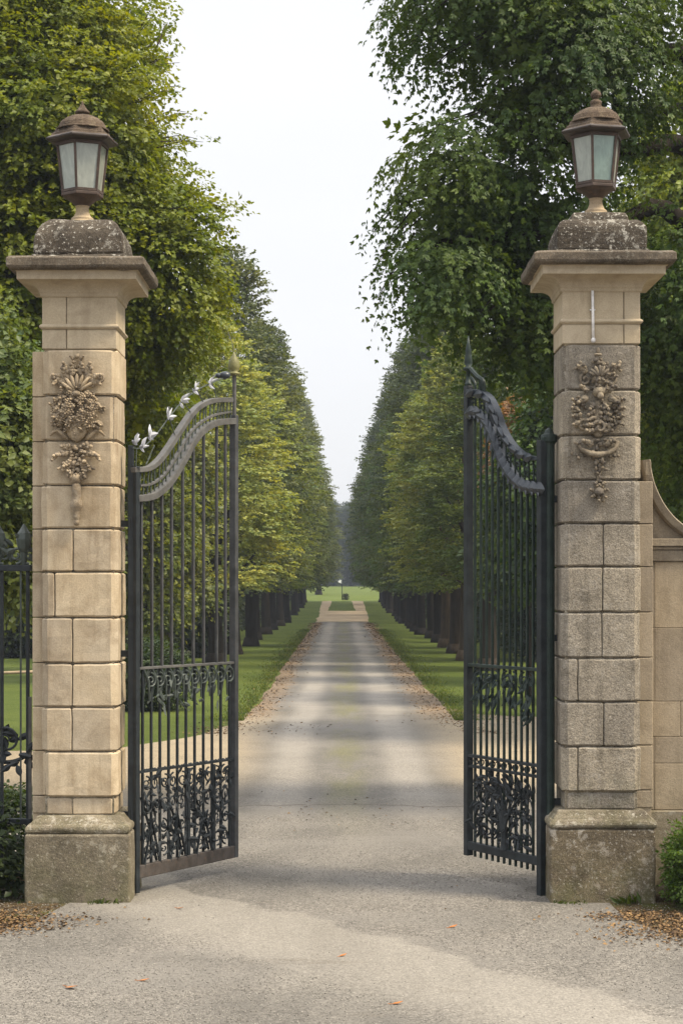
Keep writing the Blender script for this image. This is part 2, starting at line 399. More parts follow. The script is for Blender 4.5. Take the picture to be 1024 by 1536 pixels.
from mathutils import noise as mnoise
def wear(o, amp, freq, cuts):                    # old stone: faces and arrises worn a few millimetres out of true
    bm = bmesh.new(); bm.from_mesh(o.data)
    bmesh.ops.subdivide_edges(bm, edges=[e for e in bm.edges if e.calc_length() > .09], cuts=cuts, use_grid_fill=True)
    for v in bm.verts:
        w = o.parent.location+v.co if o.parent else v.co
        v.co += mnoise.noise_vector(w*freq)*amp+mnoise.noise_vector(w*freq*3.1)*amp*.6
    bm.to_mesh(o.data); bm.free()
def pillar(px, dz, w, label, mats, joints, neckjoint, ornament, cap):
    Yc = 14.40; X = (px-512)*.005
    root = thing('gate_pillar', label, 'gate pillar', (X, Yc, 0), 'stone gate pillars')
    hw = w/2; Yf = Yc-hw
    Z = lambda py, Y=None: H-(py-880)*(Y or Yf)/F+dz
    # plinth
    pl = MB(); pl.square([(.397, .397, -.15), (.397, .397, Z(1252, 14.0))], (X, Yc)); wear(pl.build('plinth', mats['plinth'], root, bevel=.018, segs=3), .007, 5, 8)
    mo = MB(); z0 = Z(1252, 14.0); z1 = Z(1223)
    prof = [(.372, z0), (.384, z0+.008), (.392, z0+.022), (.394, z0+.036), (.390, z0+.052), (.378, z0+.066), (.362, z0+.072), (.358, z0+.080), (.350, z0+.090), (.334, z0+.104), (.318, z0+.125), (.306, z1)]
    mo.square([(a-.30+hw+.012, a-.30+hw+.012, b) for a, b in prof], (X, Yc)); wear(mo.build('base_moulding', mats['moulding'], root, bevel=.006), .006, 8, 6)
    # shaft
    ys = [1223, 1196, 1128, 1061, 995, 926.5, 858, 793, 728, 661, 593, 524]
    sh = MB(); g = .005
    core = MB(); core.box(X-hw+.028, X+hw-.028, Yf+.028, Yc+hw-.028, z1-.02, Z(524)+.004)
    for i in range(len(ys)-1):
        za, zb = Z(ys[i])+(g if i else .001), Z(ys[i+1])-g
        ch = .05 if i else .028
        hx = hw if i else hw-.02
        wob = [0, .004, -.003, .002, -.002, .003, 0, -.002, .003, -.003, .002][i]
        jp = joints.get(i)
        if jp is None: block(sh, X-hx+wob, X+hx+wob, Yc-hx, Yc+hx, za, zb, ch)
        else:
            xj = (jp-512)*Yf/F
            # two stones meeting at a vertical joint
            e = .006
            def half(x0, x1, left):
                c0 = ch if left else .006; c1 = .006 if left else ch
                def ring(z, s):
                    a0, a1, b0, b1 = x0+s, x1-s, Yc-hx+s, Yc+hx-s
                    return [(a0+c0, b0, z), (a1-c1, b0, z), (a1, b0+c1, z), (a1, b1-c1, z), (a1-c1, b1, z), (a0+c0, b1, z), (a0, b1-c0, z), (a0, b0+c0, z)]
                sh.stack([ring(za, .012), ring(za+.012, 0), ring(zb-.012, 0), ring(zb, .012)])
            half(X-hx+wob, xj-.0035, True); half(xj+.0035, X+hx+wob, False)
    so = sh.build('shaft', mats['shaft'], root); wear(so, .0045, 7, 4)
    core.build('joint_mortar', mats['moulding'], so)
    # backing pier towards the railing or wall
    side = -1 if X < 0 else 1
    bp = MB()
    for i in range(len(ys)-1 if side < 0 else 8):
        za, zb = Z(ys[i])+.003, Z(ys[i+1])-.003
        xa, xb = X+side*(hw-.02), X+side*(hw+(.085 if side < 0 else .11))
        bp.box(min(xa, xb), max(xa, xb), Yc-.17, Yc+.2, za, zb)
    bp.box(min(X, xb), max(X, xb-side*.01), Yc-.16, Yc+.19, .0, Z(1223)+.01)
    bp.build('backing_pier', mats['pier'], root, bevel=.006)
    # neck with astragal
    nk = MB(); hn = hw-.006; zt = Z(438)
    xj = (neckjoint-512)*Yf/F
    zb0 = Z(524)
    for (a, b) in ((X-hn, xj-.003), (xj+.003, X+hn)):
        nk.box(a, b, Yc-hn, Yc+hn, zb0+.004, Z(494)); nk.box(a, b, Yc-hn, Yc+hn, Z(494)+.003, zt+.02)
    nk.box(X-hn+.02, X+hn-.02, Yc-hn+.02, Yc+hn-.02, zb0-.01, zt)
    nk.build('neck', mats['neck'], root, bevel=.006)
    ab = MB(); za = Z(490)
    ab.square([(hn+.002+.018*math.sin(math.pi*k/8), hn+.002+.018*math.sin(math.pi*k/8), za-.02+.04*k/8) for k in range(9)], (X, Yc)); ab.build('astragal', mats['neck'], root)
    # cornice: cove, fascia, weathered top slab
    cv = MB(); z0 = Z(446)
    pts = [(hn+.006, z0), (hn+.014, z0+.01), (hn+.014, z0+.03)]
    for k in range(9):
        a = k/8*math.pi/2; pts.append((hn+.02+.13*(1-math.cos(a)), z0+.035+.075*math.sin(a)))
    pts += [(hn+.165, z0+.112), (hn+.165, z0+.175), (hn+.185, z0+.178)]
    cv.square([(a, a, b) for a, b in pts], (X, Yc)); cv.build('cornice', mats['neck'], root, bevel=.004)
    ct = MB(); z2 = z0+.1785
    ct.square([(hn+.19, hn+.19, z2), (hn+.225, hn+.225, z2+.012), (hn+.235, hn+.235, z2+.03), (hn+.235, hn+.235, z2+.085), (hn+.21, hn+.21, z2+.10), (.3, .3, z2+.11)], (X, Yc))
    wear(ct.build('cornice_slab', mats['slab'], root, bevel=.006), .006, 9, 8)
    zc = z2+.108
    cp = MB(); cp.square([(.352, .352, zc), (.352, .352, zc+.03)], (X, Yc))
    if cap == 'round':
        prof = [(.332, .332, zc+.03), (.338, .338, zc+.05), (.338, .338, zc+.12)]
        for k in range(1, 13):
            q = k/12; a = .17+.168*math.sqrt(1-(q*.985)**2); prof.append((a, a, zc+.12+.20*q))
        cp.square(prof, (X, Yc))
        ztop = prof[-1][2]
    else:
        cp.square([(.335, .335, zc+.03), (.338, .338, zc+.16), (.334, .334, zc+.20), (.315, .315, zc+.235), (.28, .28, zc+.262), (.225, .225, zc+.268),
                   (.218, .218, zc+.30), (.20, .20, zc+.335), (.16, .16, zc+.345)], (X, Yc)); ztop = zc+.345
    co = cp.build('cap_stone', M['capstone'], root, bevel=.03, segs=4); wear(co, .008, 8, 6)
    # carved ornament
    P = relief(px, Yf); oy = -dz/.005
    om = MB(); ornament(om, lambda x, y, d=0.0: P(x, y+oy, d), px)
    om.build('carved_ornament', mats['carve'], root, smooth=True)
    return root, X, Yc, ztop

def orn_left(mb, P, cx):
    c = cx+1.0
    mb.blob(P(c, 535, .04), .02, .025, .02, None, 2, .15); acanthus(mb, P, c-4, 541, 8, 2.4, 5); acanthus(mb, P, c+4, 541, 8, .7, 5)
    for k in range(14): mb.blob(P(c+random.uniform(-9, 9), 551+random.uniform(-8, 8), random.uniform(.02, .05)), random.uniform(.011, .02), .02, random.uniform(.011, .02), None, 2, .2)
    for s in (-1, 1):
        for (dx, dy, L, a, w) in ((10, 572, 22, 1.0, 9), (14, 580, 24, .55, 9), (14, 563, 18, 1.25, 8), (24, 566, 12, .2, 8), (30, 570, 9, -1.0, 7), (6, 566, 18, 1.45, 8)):
            acanthus(mb, P, c+s*dx, dy, L, a if s > 0 else math.pi-a, w, random.uniform(.02, .045))
        curl(mb, P, c+s*33, 568, 7, 1.0 if s > 0 else math.pi-1.0, 1.4, -s, .012, .03)
        curl(mb, P, c+s*29, 640, 8, 0 if s > 0 else math.pi, 1.3, s, .013, .02)
    for k in range(7):                              # palmette fan
        a = math.pi/2+(k-3)*.33
        Mx = Matrix.Rotation(-a, 3, 'Y')
        mb.blob(P(c+math.cos(a)*17, 590-math.sin(a)*17, .05), .062, .022, .016, Mx, 2, .05)
    mb.blob(P(c, 592, .065), .03, .03, .025, None, 2, .1)
    for k in range(165):                             # wreath of flowers and leaves round the shield
        a = random.uniform(0, 2*math.pi); q = math.sqrt(random.uniform(.06, 1))
        x, y = c+37*q*math.cos(a), 616-31*q*math.sin(a)
        d = .035+.06*(1-q*q)
        if random.random() < .55: acanthus(mb, P, x, y, random.uniform(6, 12), random.uniform(0, 6.28), random.uniform(4, 7), d*.75, 2)
        else:
            r = random.uniform(.010, .021)
            for b in range(5): mb.blob(P(x+3.2*math.cos(b*1.257), y+3.2*math.sin(b*1.257), d), r*.72, r*.8, r*.72, None, 1, .1)
            mb.blob(P(x, y, d+.014), r*.6, r*.6, r*.6, None, 1)
    # shield
    rows = [(636, 17), (642, 18.5), (650, 17), (657, 12), (662, 5), (664, 1)]
    mb.stack([[P(c-1-w, y, .0), P(c-1-w*.8, y, .05), P(c-1, y, .068), P(c-1+w*.8, y, .05), P(c-1+w, y, .0)] for y, w in rows])
    for s in (-1, 1):
        mb.tube([P(c+s*14, 660, .03), P(c+s*22, 652, .035), P(c+s*29, 646, .03), P(c+s*35, 648, .025), P(c+s*41, 654, .02)], [.012, .016, .016, .012, .006], 6)
        for (dx, dy, L, a, w) in ((4, 672, 18, .1, 9), (10, 678, 20, -.25, 8), (22, 680, 12, -.4, 8), (30, 684, 9, -.9, 7), (6, 690, 16, -.7, 8), (10, 700, 12, -.5, 7), (18, 702, 9, -.2, 6)):
            acanthus(mb, P, c-1+s*dx, dy, L, a if s > 0 else math.pi-a, w, random.uniform(.02, .045))
    for k in range(70): mb.blob(P(c-1+random.gauss(0, 9), 672+random.uniform(-6, 44), random.uniform(.02, .055)), random.uniform(.01, .02), .02, random.uniform(.01, .02), None, 2, .2)
    mb.blob(P(c-1, 719, .035), .04, .04, .048, None, 2, .06); acanthus(mb, P, c-6, 722, 12, 1.9, 7, .03); acanthus(mb, P, c+5, 722, 12, 1.2, 7, .03)
    o = P(c-1, 0, .03)
    prof = [(738, 7), (745, 7.5), (749, 7), (752, 8.5), (757, 10), (762, 9), (766, 6), (770, 6.5), (774, 5), (776, 6), (779, 3.5), (783, 4.5), (787, 4.2), (789, 1)]
    mb.stack([[Vector((P(c-1, y).x+r*.005*math.cos(k*math.pi/8), o.y-.005+r*.005*math.sin(k*math.pi/8), P(c, y).z)) for k in range(16)] for y, r in [(726, 6.5)]+prof])
def orn_right(mb, P, cx):
    c = cx-9.0; dy0 = 8
    Q = lambda x, y, d=0.0: P(x, y+dy0, d)
    mb.blob(Q(c, 527, .04), .014, .02, .026, None, 2, .1); mb.blob(Q(c, 533, .045), .032, .025, .012, None, 2, .1)
    for k in range(18): mb.blob(Q(c+2+random.uniform(-12, 12), 546+random.uniform(-7, 8), random.uniform(.02, .05)), random.uniform(.012, .024), .022, random.uniform(.012, .02), None, 2, .2)
    for s in (-1, 1):
        acanthus(mb, Q, c+s*18, 562, 14, 1.3 if s > 0 else math.pi-1.3, 9, .03); acanthus(mb, Q, c+s*22, 556, 10, .6 if s > 0 else 2.5, 8, .03)
        for k in range(9): mb.blob(Q(c+s*28+random.uniform(-5, 6), 552+random.uniform(-9, 8), random.uniform(.015, .04)), random.uniform(.01, .018), .018, random.uniform(.01, .017), None, 2, .2)
        curl(mb, Q, c+s*19, 570, 9, math.pi/2, 1.3, -s, .013, .03)
        acanthus(mb, Q, c+s*14, 596, 18, -.5 if s > 0 else math.pi+.5, 9, .04); acanthus(mb, Q, c+s*12, 588, 16, .5 if s > 0 else math.pi-.5, 9, .04)
        for k in range(26):
            mb.blob(Q(c+s*29+random.gauss(0, 4.5), 618+random.uniform(-22, 22), random.uniform(.015, .05)), random.uniform(.011, .021), .02, random.uniform(.010, .019), None, 2, .2)
        for k in range(4): acanthus(mb, Q, c+s*28, 602+k*10, 11, (.2-.25*k) if s > 0 else math.pi-(.2-.25*k), 7, .03, 2)
        curl(mb, Q, c+s*20, 636, 9, -math.pi/2, 1.2, s, .012, .03)
    for k in range(40):
        a = random.uniform(0, 6.28); q = math.sqrt(random.random()); x, y = c+3+15*q*math.cos(a), 568+17*q*math.sin(a)
        if k % 2: acanthus(mb, Q, x, y, random.uniform(8, 14), random.uniform(0, 6.28), 7, .03+.035*(1-q), 2)
        else: mb.blob(Q(x, y, .03+.04*(1-q)), random.uniform(.014, .026), .022, random.uniform(.014, .03), None, 2, .15)
    for k in range(5):
        a = math.pi/2+(k-2)*.42; mb.blob(Q(c+2+math.cos(a)*10, 568-math.sin(a)*11, .07), .045, .02, .014, Matrix.Rotation(-a, 3, 'Y'), 2, .06)
    mb.blob(Q(c+3, 588, .05), .055, .04, .042, None, 2, .2); mb.blob(Q(c+3, 595, .072), .024, .028, .03, None, 2, .15)
    rows = [(602, 5), (610, 9), (622, 12), (636, 14), (648, 12), (656, 5)]
    mb.stack([[Q(c+1-w, y, .0), Q(c+1-w*.75, y, .035), Q(c+1, y, .055), Q(c+1+w*.75, y, .035), Q(c+1+w, y, .0)] for y, w in rows])
    for s in (-1, 1):
        for k in range(5): acanthus(mb, Q, c+1+s*5, 604+k*11, 14, (-.9+.25*k) if s > 0 else math.pi+.9-.25*k, 8, .045, 2)
    curl(mb, Q, c+2, 642, 11, math.pi, 1.1, -1, .014, .055)
    for k in range(30): mb.blob(Q(c+2+random.gauss(0, 9), 625+random.gauss(0, 18), random.uniform(.03, .06)), random.uniform(.010, .02), .02, random.uniform(.010, .02), None, 2, .2)
    sw = [Q(c-30, 664, .02), Q(c-24, 675, .035), Q(c-12, 681, .05), Q(c, 683, .055), Q(c+14, 681, .05), Q(c+26, 674, .035), Q(c+31, 662, .02)]
    mb.tube(sw, [.012, .019, .023, .024, .023, .019, .012], 7)
    for s in (-1, 1):
        for k in range(10): mb.blob(Q(c+s*25+random.gauss(0, 5), 672+random.uniform(-10, 16), random.uniform(.015, .04)), random.uniform(.010, .018), .018, random.uniform(.01, .016), None, 2, .2)
        acanthus(mb, Q, c+s*6, 668, 18, .35 if s > 0 else math.pi-.35, 9, .035)
    for k in range(30): mb.blob(Q(c+random.gauss(0, 5.5), 668+random.uniform(-8, 44), random.uniform(.015, .05)), random.uniform(.010, .02), .02, random.uniform(.010, .019), None, 2, .2)
    mb.blob(Q(c+6, 692, .055), .014, .018, .03)
    for k in range(16): mb.blob(Q(c+3-2.5*k/15+random.gauss(0, 2), 694+k*2.6, random.uniform(.012, .035)), random.uniform(.011, .019), .02, random.uniform(.012, .02), None, 2, .2)
    mb.tube([Q(c+5, 690, .0), Q(c+3, 712, .012), Q(c+1, 735, .01)], [.02, .018, .02], 7)
    for b in range(7): acanthus(mb, Q, c+1, 738, 13, b*.9+.2, 7, .03, 2)
    mb.blob(Q(c+1, 738, .055), .035, .035, .035, None, 2, .15)
    for k in range(14): mb.blob(Q(c+3+random.gauss(0, 7), 740+random.gauss(0, 7), .03), .013, .018, .013, None, 1, .2)

LM = dict(plinth=M['plinth_left'], moulding=M['moulding'], shaft=M['cream'], pier=M['cream'], neck=M['creamtop'], slab=M['cornice'], carve=M['carving'])
RM = dict(plinth=M['plinth_right'], moulding=M['moulding'], shaft=M['granite'], pier=M['wall'], neck=M['creamtop'], slab=M['cornice'], carve=M['carving_dark'])
pL = pillar(116, 0, .575, 'cream limestone gate pillar with rounded cap and carved shield ornament, beside the iron railing', LM,
            {0: 108, 2: 108, 3: 109, 4: 109, 5: 82, 6: 110}, 100, orn_left, 'round')
pR = pillar(904, .04, .60, 'grey pitted stone gate pillar with stepped cap and white conduit, beside the boundary wall', RM,
            {2: 905, 1: 866, 3: 866, 4: 902, 5: 903, 6: 904}, 935, orn_right, 'step')
# white conduit down the neck of the grey pillar
cd = MB(); Yf = 14.4-.30-.012
p0 = at(888, 436, Yf); p1 = at(889, 508, Yf)
cd.tube([p0, (p0+p1)/2, p1], .011, 8); cd.blob(p1-Vector((0, .004, .012)), .018, .018, .022)
cd.box(p0.x-.02, p0.x+.02, Yf-.004, Yf+.01, p0.z-.15, p0.z-.14)
cd.build('conduit', M['conduit'], pR[0], smooth=True)

# ------------------------------------------------------------------ lanterns
def lantern(X, Yc, z0, rot, label, finial, gmat, s=1.0):
    root = thing('lantern', label, 'lantern', (X, Yc, z0), 'lanterns on the gate pillars')
    c = (X, Yc, z0)
    ft = MB(); ft.lathe([(.10*s, -.02), (.10*s, .018), (.086*s, .026), (.086*s, .044), (.066*s, .06), (.053*s, .09), (.048*s, .125), (.056*s, .14)], c, 24); ft.build('foot', M['lamp_foot'], root, smooth=False, bevel=.003)
    cup = MB(); cup.lathe([(.052*s, .14), (.060*s, .146), (.085*s, .168), (.115*s, .19), (.150*s, .205)], c, 24)
    cup.lathe([(.158*s, .205), (.166*s, .212), (.166*s, .232), (.156*s, .238)], c, 6, rot); cup.build('cup', M['copper'], root, bevel=.003)
    zb, zt = .236, .615; rb, rt = .153*s, .197*s
    fr = MB()
    hexp = lambda r, z, k: Vector((X+r*math.cos(rot+k*math.pi/3), Yc+r*math.sin(rot+k*math.pi/3), z0+z))
    for k in range(6):
        a, b = hexp(rb, zb, k), hexp(rt, zt, k)
        fr.tube([a, b], .013*s, 4)
        for (r, z, h) in ((rb, zb+.012, .014), (rt, zt-.012, .016)):
            fr.tube([hexp(r, z, k), hexp(r, z, k+1)], h*s, 4)
    fr.build('frame', M['copper'], root)
    for k in range(6):
        gm = MB(); a, b, c2, d = hexp(rb-.004, zb, k), hexp(rb-.004, zb, k+1), hexp(rt-.004, zt, k+1), hexp(rt-.004, zt, k)
        nrm = (b-a).cross(d-a).normalized()*.004
        gm.add([a, b, c2, d, a-nrm, b-nrm, c2-nrm, d-nrm], [(0, 1, 2, 3), (7, 6, 5, 4), (0, 4, 5, 1), (1, 5, 6, 2), (2, 6, 7, 3), (3, 7, 4, 0)])
        gm.build('pane', gmat[k % len(gmat)], root)
    bu = MB(); bu.lathe([(.02, .24), (.022, .30), (.018, .31), (.03, .34), (.042, .38), (.038, .42), (.018, .45), (.004, .455)], c, 16); bu.build('bulb', M['lamp_foot'], root, smooth=True)
    ea = MB(); ea.lathe([(.20*s, .612), (.264*s, .622), (.282*s, .632), (.284*s, .646), (.262*s, .658)], c, 6, rot); ea.build('eaves', M['copper_dark'], root, bevel=.004)
    rf = MB(); rf.lathe([(.266*s, .655), (.246*s, .668), (.240*s, .684), (.222*s, .692), (.214*s, .712), (.205*s, .722)], c, 6, rot)
    rf.lathe([(.206*s, .716), (.206*s, .728), (.186*s, .733), (.184*s, .742), (.176*s, .768), (.160*s, .790), (.148*s, .794), (.130*s, .812), (.098*s, .824), (.092*s, .830), (.062*s, .838), (.05*s, .840)], c, 24, rot)
    rf.build('roof', M['lamp_roof'], root, bevel=.004)
    fi = MB()
    if finial == 'cone': fi.lathe([(.036, .83), (.036, .852), (.058, .856), (.056, .868), (.036, .888), (.02, .912), (.008, .934), (.002, .955)], c, 20)
    else: fi.lathe([(.05, .835), (.046, .850), (.040, .862), (.045, .872), (.046, .886), (.036, .898), (.022, .904), (.024, .912), (.038, .925), (.042, .942), (.036, .960), (.020, .974), (.004, .985)], c, 20)
    fi.build('finial', M['lamp_roof'], root, smooth=True)
    return root
lantern((124-512)*14.4/F, 14.4, pL[3], R(21), 'hexagonal rusty lantern with cone finial on the cream pillar', 'cone', [M['glass']])
lantern((893-512)*14.4/F, 14.4, pR[3]-.005, R(14), 'hexagonal lantern with acorn finial and teal panes on the grey pillar', 'acorn', [M['glass'], M['glass_teal'], M['glass'], M['glass'], M['glass_teal'], M['glass']])

# ------------------------------------------------------------------ gates
class Leaf:
    def __init__(s, A, B):
        s.A, s.B = Vector(A), Vector(B); d = s.B-s.A; s.L = d.length; s.d = d.normalized(); s.n = Vector((s.d.y, -s.d.x, 0)); s.n = -s.n if s.n.y > 0 else s.n
    def P(s, u, z, w=0.0): v = s.A+s.d*u+s.n*w; return Vector((v.x, v.y, z))
    def u(s, px):
        k = (px-CX)/F; return (k*s.A.y-s.A.x)/(s.d.x-k*s.d.y)
    def q(s, px, py, w=0.0):                     # the point of the leaf's plane that lies behind this spot of the photograph
        u = s.u(px); Y = (s.A+s.d*u).y
        return s.P(u, H-(py-CY)*Y/F, w)
def cat(pts, n=6):
    pts = [Vector(p) for p in pts]; out = []
    for i in range(len(pts)-1):
        p0, p1, p2, p3 = pts[max(i-1, 0)], pts[i], pts[i+1], pts[min(i+2, len(pts)-1)]
        for k in range(n):
            q = k/n; out.append(.5*((2*p1)+(p2-p0)*q+(2*p0-5*p1+4*p2-p3)*q*q+(3*p1-p0-3*p2+p3)*q**3))
    out.append(pts[-1]); return out
def band(mb, g, pts, h, th, n=5):                # a flat bar following a curve in the leaf's plane: h tall, th thick
    c = cat(pts, n); rings = []
    for i, p in enumerate(c):
        t = (c[min(i+1, len(c)-1)]-c[max(i-1, 0)]).normalized(); b = t.cross(g.n).normalized()
        hh = h[0]+(h[1]-h[0])*i/(len(c)-1) if isinstance(h, tuple) else h
        rings.append([p+b*hh/2+g.n*th/2, p+b*hh/2-g.n*th/2, p-b*hh/2-g.n*th/2, p-b*hh/2+g.n*th/2])
    mb.stack(rings)
def sbar(mb, g, u, z0, z1, w, th=None):
    th = th or w
    mb.stack([[g.P(u-w/2, z, -th/2), g.P(u+w/2, z, -th/2), g.P(u+w/2, z, th/2), g.P(u-w/2, z, th/2)] for z in (z0, z1)])
def hbar(mb, g, u0, u1, z, h, th):
    mb.stack([[g.P(u, z-h/2, -th/2), g.P(u, z+h/2, -th/2), g.P(u, z+h/2, th/2), g.P(u, z-h/2, th/2)] for u in (u0, u1)])
def scroll(mb, g, u, z, r, a0, turns, sgn, rad, w=0.0, tail=None):
    n = int(16*turns)+2; pts = []
    for i in range(n+1):
        q = i/n; a = a0+sgn*q*turns*2*math.pi; rr = r*(1-.8*q)
        pts.append(g.P(u+rr*math.cos(a), z+rr*math.sin(a), w+.006*math.sin(q*9)))
    if tail: pts = [g.P(*tail, w)]+pts
    mb.tube(pts, [rad*(1-.3*i/len(pts)) for i in range(len(pts))], 6)
def gleaf(mb, g, u, z, ln, ang, wd, w=0.0, curl_=.3):
    # wrought leaf: a thick folded blade
    ca, sa = math.cos(ang), math.sin(ang); rings = []
    for i in range(6):
        q = i/5; hw = wd*math.sin(math.pi*(.08+.9*q))*.5+.001
        uu, zz, ww = u+ca*ln*q, z+sa*ln*q, w+curl_*ln*q*q
        pu, pz = -sa*hw, ca*hw
        rings.append([g.P(uu+pu, zz+pz, ww), g.P(uu, zz, ww+hw*.5), g.P(uu-pu, zz-pz, ww), g.P(uu, zz, ww+hw*.5-.006)])
    mb.stack(rings)

# ---- left leaf
gl = Leaf(((203-512)*14.35/F, 14.35, 0), ((351-512)*15.5/F, 15.5, 0))
rt = thing('iron_gate', 'open iron gate leaf with swept pale top rails, hung on the cream pillar', 'gate', tuple(gl.A), 'iron gate leaves')
st = MB(); sbar(st, gl, 0, .02, 3.30, .05, .06); st.box(gl.A.x-.055, gl.A.x-.012, 14.33, 14.40, .02, 3.46); st.build('stile', M['iron_dark'], rt, bevel=.005)
for z in (.62, 1.86, 2.86):
    hg = MB(); hg.box(gl.A.x-.135, gl.A.x-.02, 14.36, 14.39, z-.025, z+.025); hg.lathe([(.022, z-.05), (.024, z-.045), (.024, z+.045), (.022, z+.05)], (gl.A.x-.03, 14.352, 0), 12)
    hg.build('hinge', M['iron_dark'], rt)
st = MB(); sbar(st, gl, gl.L, .13, 3.80, .052, .06); st2 = MB(); sbar(st2, gl, gl.L+.006, 3.80, 4.15, .024, .024)
so = st.build('stile', M['iron_grey'], rt, bevel=.005); st2.build('rod', M['iron_rail'], so)
fb = gl.P(gl.L, 4.13)
fi = MB(); fi.lathe([(.018, 0), (.05, .004), (.05, .022), (.03, .03), (.046, .05), (.049, .08), (.042, .115), (.026, .15), (.012, .175), (.004, .195)], fb, 20); fo = fi.build('finial', M['acorn'], rt, smooth=True)
fw = MB(); fw.tube([fb+Vector((0, 0, .19)), fb+Vector((-.015, 0, .27)), fb+Vector((-.05, 0, .36))], .003, 5); fw.build('wire', M['iron_rail'], fo)
bs = MB(); q = gl.q(337, 563); bs.blob(q, .05, .035, .034, None, 2, .1); bs.blob(q+Vector((-.05, 0, -.002)), .03, .025, .022, None, 2, .1); gleaf(bs, gl, gl.u(345), q.z, .07, math.pi*.9, .05); bs.build('scroll_boss', M['iron_leaf'], rt, smooth=True)
top = [gl.q(*p) for p in ((199, 705), (221, 703), (236, 693), (251, 674), (270, 645), (286, 622), (301, 608), (320, 601), (346, 600))]
mid_ = [gl.q(*p) for p in ((209, 728), (226, 726), (246, 712), (265, 683), (280, 656), (296, 637), (320, 623), (346, 618))]
low = [gl.q(*p) for p in ((204, 748), (226, 745), (243, 734), (257, 718), (273, 692), (290, 661), (305, 644), (325, 634), (350, 632))]
rl = MB(); band(rl, gl, top, .040, .06); rl.build('top_rail', M['iron_rail'], rt, bevel=.004)
rl = MB(); band(rl, gl, mid_, .016, .03); rl.build('middle_rail', M['iron_rail'], rt)
rl = MB(); band(rl, gl, low, .052, .07); rl.build('lower_rail', M['iron_rail'], rt, bevel=.004)
tc, lc = cat(top, 8), cat(low, 8)
def zlow(u):
    best = min(lc, key=lambda p: abs((p-gl.A).dot(gl.d)-u)); return best.z
def ztop(u):
    best = min(tc, key=lambda p: abs((p-gl.A).dot(gl.d)-u)); return best.z
zmid, zlr, zbot = 1.745, .945, .185
lat = MB()
for i in range(26):                              # short struts of the swept lattice
    u = .05+i*(gl.L-.1)/25
    u2 = u+random.uniform(-.01, .03)
    lat.tube([gl.P(u, zlow(u)), gl.P(u2, ztop(u2))], .0065, 5)
lat.build('lattice', M['iron_scroll'], rt)
for px in (212, 228, 243, 257.5, 274, 290, 305.5, 325, 338):
    u = gl.u(px); b = MB(); sbar(b, gl, u, zmid, zlow(u), .021); b.build('bar', M['iron_grey'], rt, bevel=.003)
for i in range(11):
    u = gl.u(214+i*13.0); b = MB(); sbar(b, gl, u, zbot, zmid, .019); b.build('bar', M['iron_dark'], rt, bevel=.003)
mr = MB(); hbar(mr, gl, .03, gl.L-.02, zmid, .02, .04); mr.build('cross_rail', M['iron_rail'], rt, bevel=.003)
mr = MB(); hbar(mr, gl, .02, gl.L-.02, zlr, .018, .035)
for i in range(60): mr.blob(gl.P(.03+i*(gl.L-.06)/59, zlr+.008, random.choice((-.012, .012))), .010, .010, .012, None, 1)
mr.build('beaded_rail', M['iron_dark'], rt)
sc1 = MB(); us = [gl.u(214+i*13.0) for i in range(11)]
for i in range(10):
    ua, ub = us[i], us[i+1]; um = (ua+ub)/2; w = ub-ua; zz = zmid-.10
    scroll(sc1, gl, um-w*.3, zz, w*.55, math.pi*.5, 1.5, 1, .008, -.015); scroll(sc1, gl, um+w*.3, zz, w*.55, math.pi*.5, 1.5, -1, .008, .012)
    sc1.tube([gl.P(ua, zmid-.01, .012), gl.P(um, zmid-.11, .02), gl.P(um+w*.1, zmid-.26, .012)], [.008, .011, .006], 6)
    sc1.tube([gl.P(ub, zmid-.01, -.012), gl.P(um, zmid-.13, -.02), gl.P(um-w*.3, zmid-.24, -.01)], [.008, .011, .006], 6)
    for k in range(5): gleaf(sc1, gl, um+random.uniform(-.5, .5)*w, zmid-random.uniform(.06, .3), random.uniform(.06, .10), random.uniform(0, 6.28), random.uniform(.022, .035), random.uniform(-.02, .02))
sc1.build('scroll_frieze', M['iron_scroll'], rt)
sc2 = MB()
for i in range(10):
    ua, ub = us[i], us[i+1]; um = (ua+ub)/2; w = ub-ua
    for zz, sg in ((zlr-.10, 1), (zlr-.27, -1), (zlr-.45, 1), (zlr-.62, -1)):
        scroll(sc2, gl, um, zz, w*.52, math.pi*(.5 if sg > 0 else 1.5), 1.4, sg if i % 2 else -sg, .008, random.uniform(-.012, .012))
    for k in range(26): gleaf(sc2, gl, um+random.uniform(-.6, .6)*w, random.uniform(zbot+.06, zlr-.04), random.uniform(.045, .10), random.uniform(0, 6.28), random.uniform(.024, .044), random.uniform(-.02, .02))
    if i % 3 == 0 and i < 9:
        sc2.tube([gl.P(ua, zbot+.02, .015), gl.P(um+w*.3, (zlr+zbot)/2, .02), gl.P(ub+w*.9, zbot+.03, .015)], [.012, .014, .012], 5)
        sc2.tube([gl.P(ua, zlr-.2, -.015), gl.P(ub, (zlr+zbot)/2-.05, -.02), gl.P(ub+w*.8, zbot+.05, -.015)], [.011, .011, .011], 5)
sc2.build('foliage_panel', M['iron_dark'], rt)
mu = MB()
for px in (282, 320): sbar(mu, gl, gl.u(px), zbot, zlr-.02, .034, .03)
mu.build('mullion', M['iron_dark'], rt, bevel=.003)
kb = MB(); hbar(kb, gl, -.005, gl.L+.02, .178, .10, .05); kb.build('bottom_rail', M['kickboard'], rt, bevel=.006)
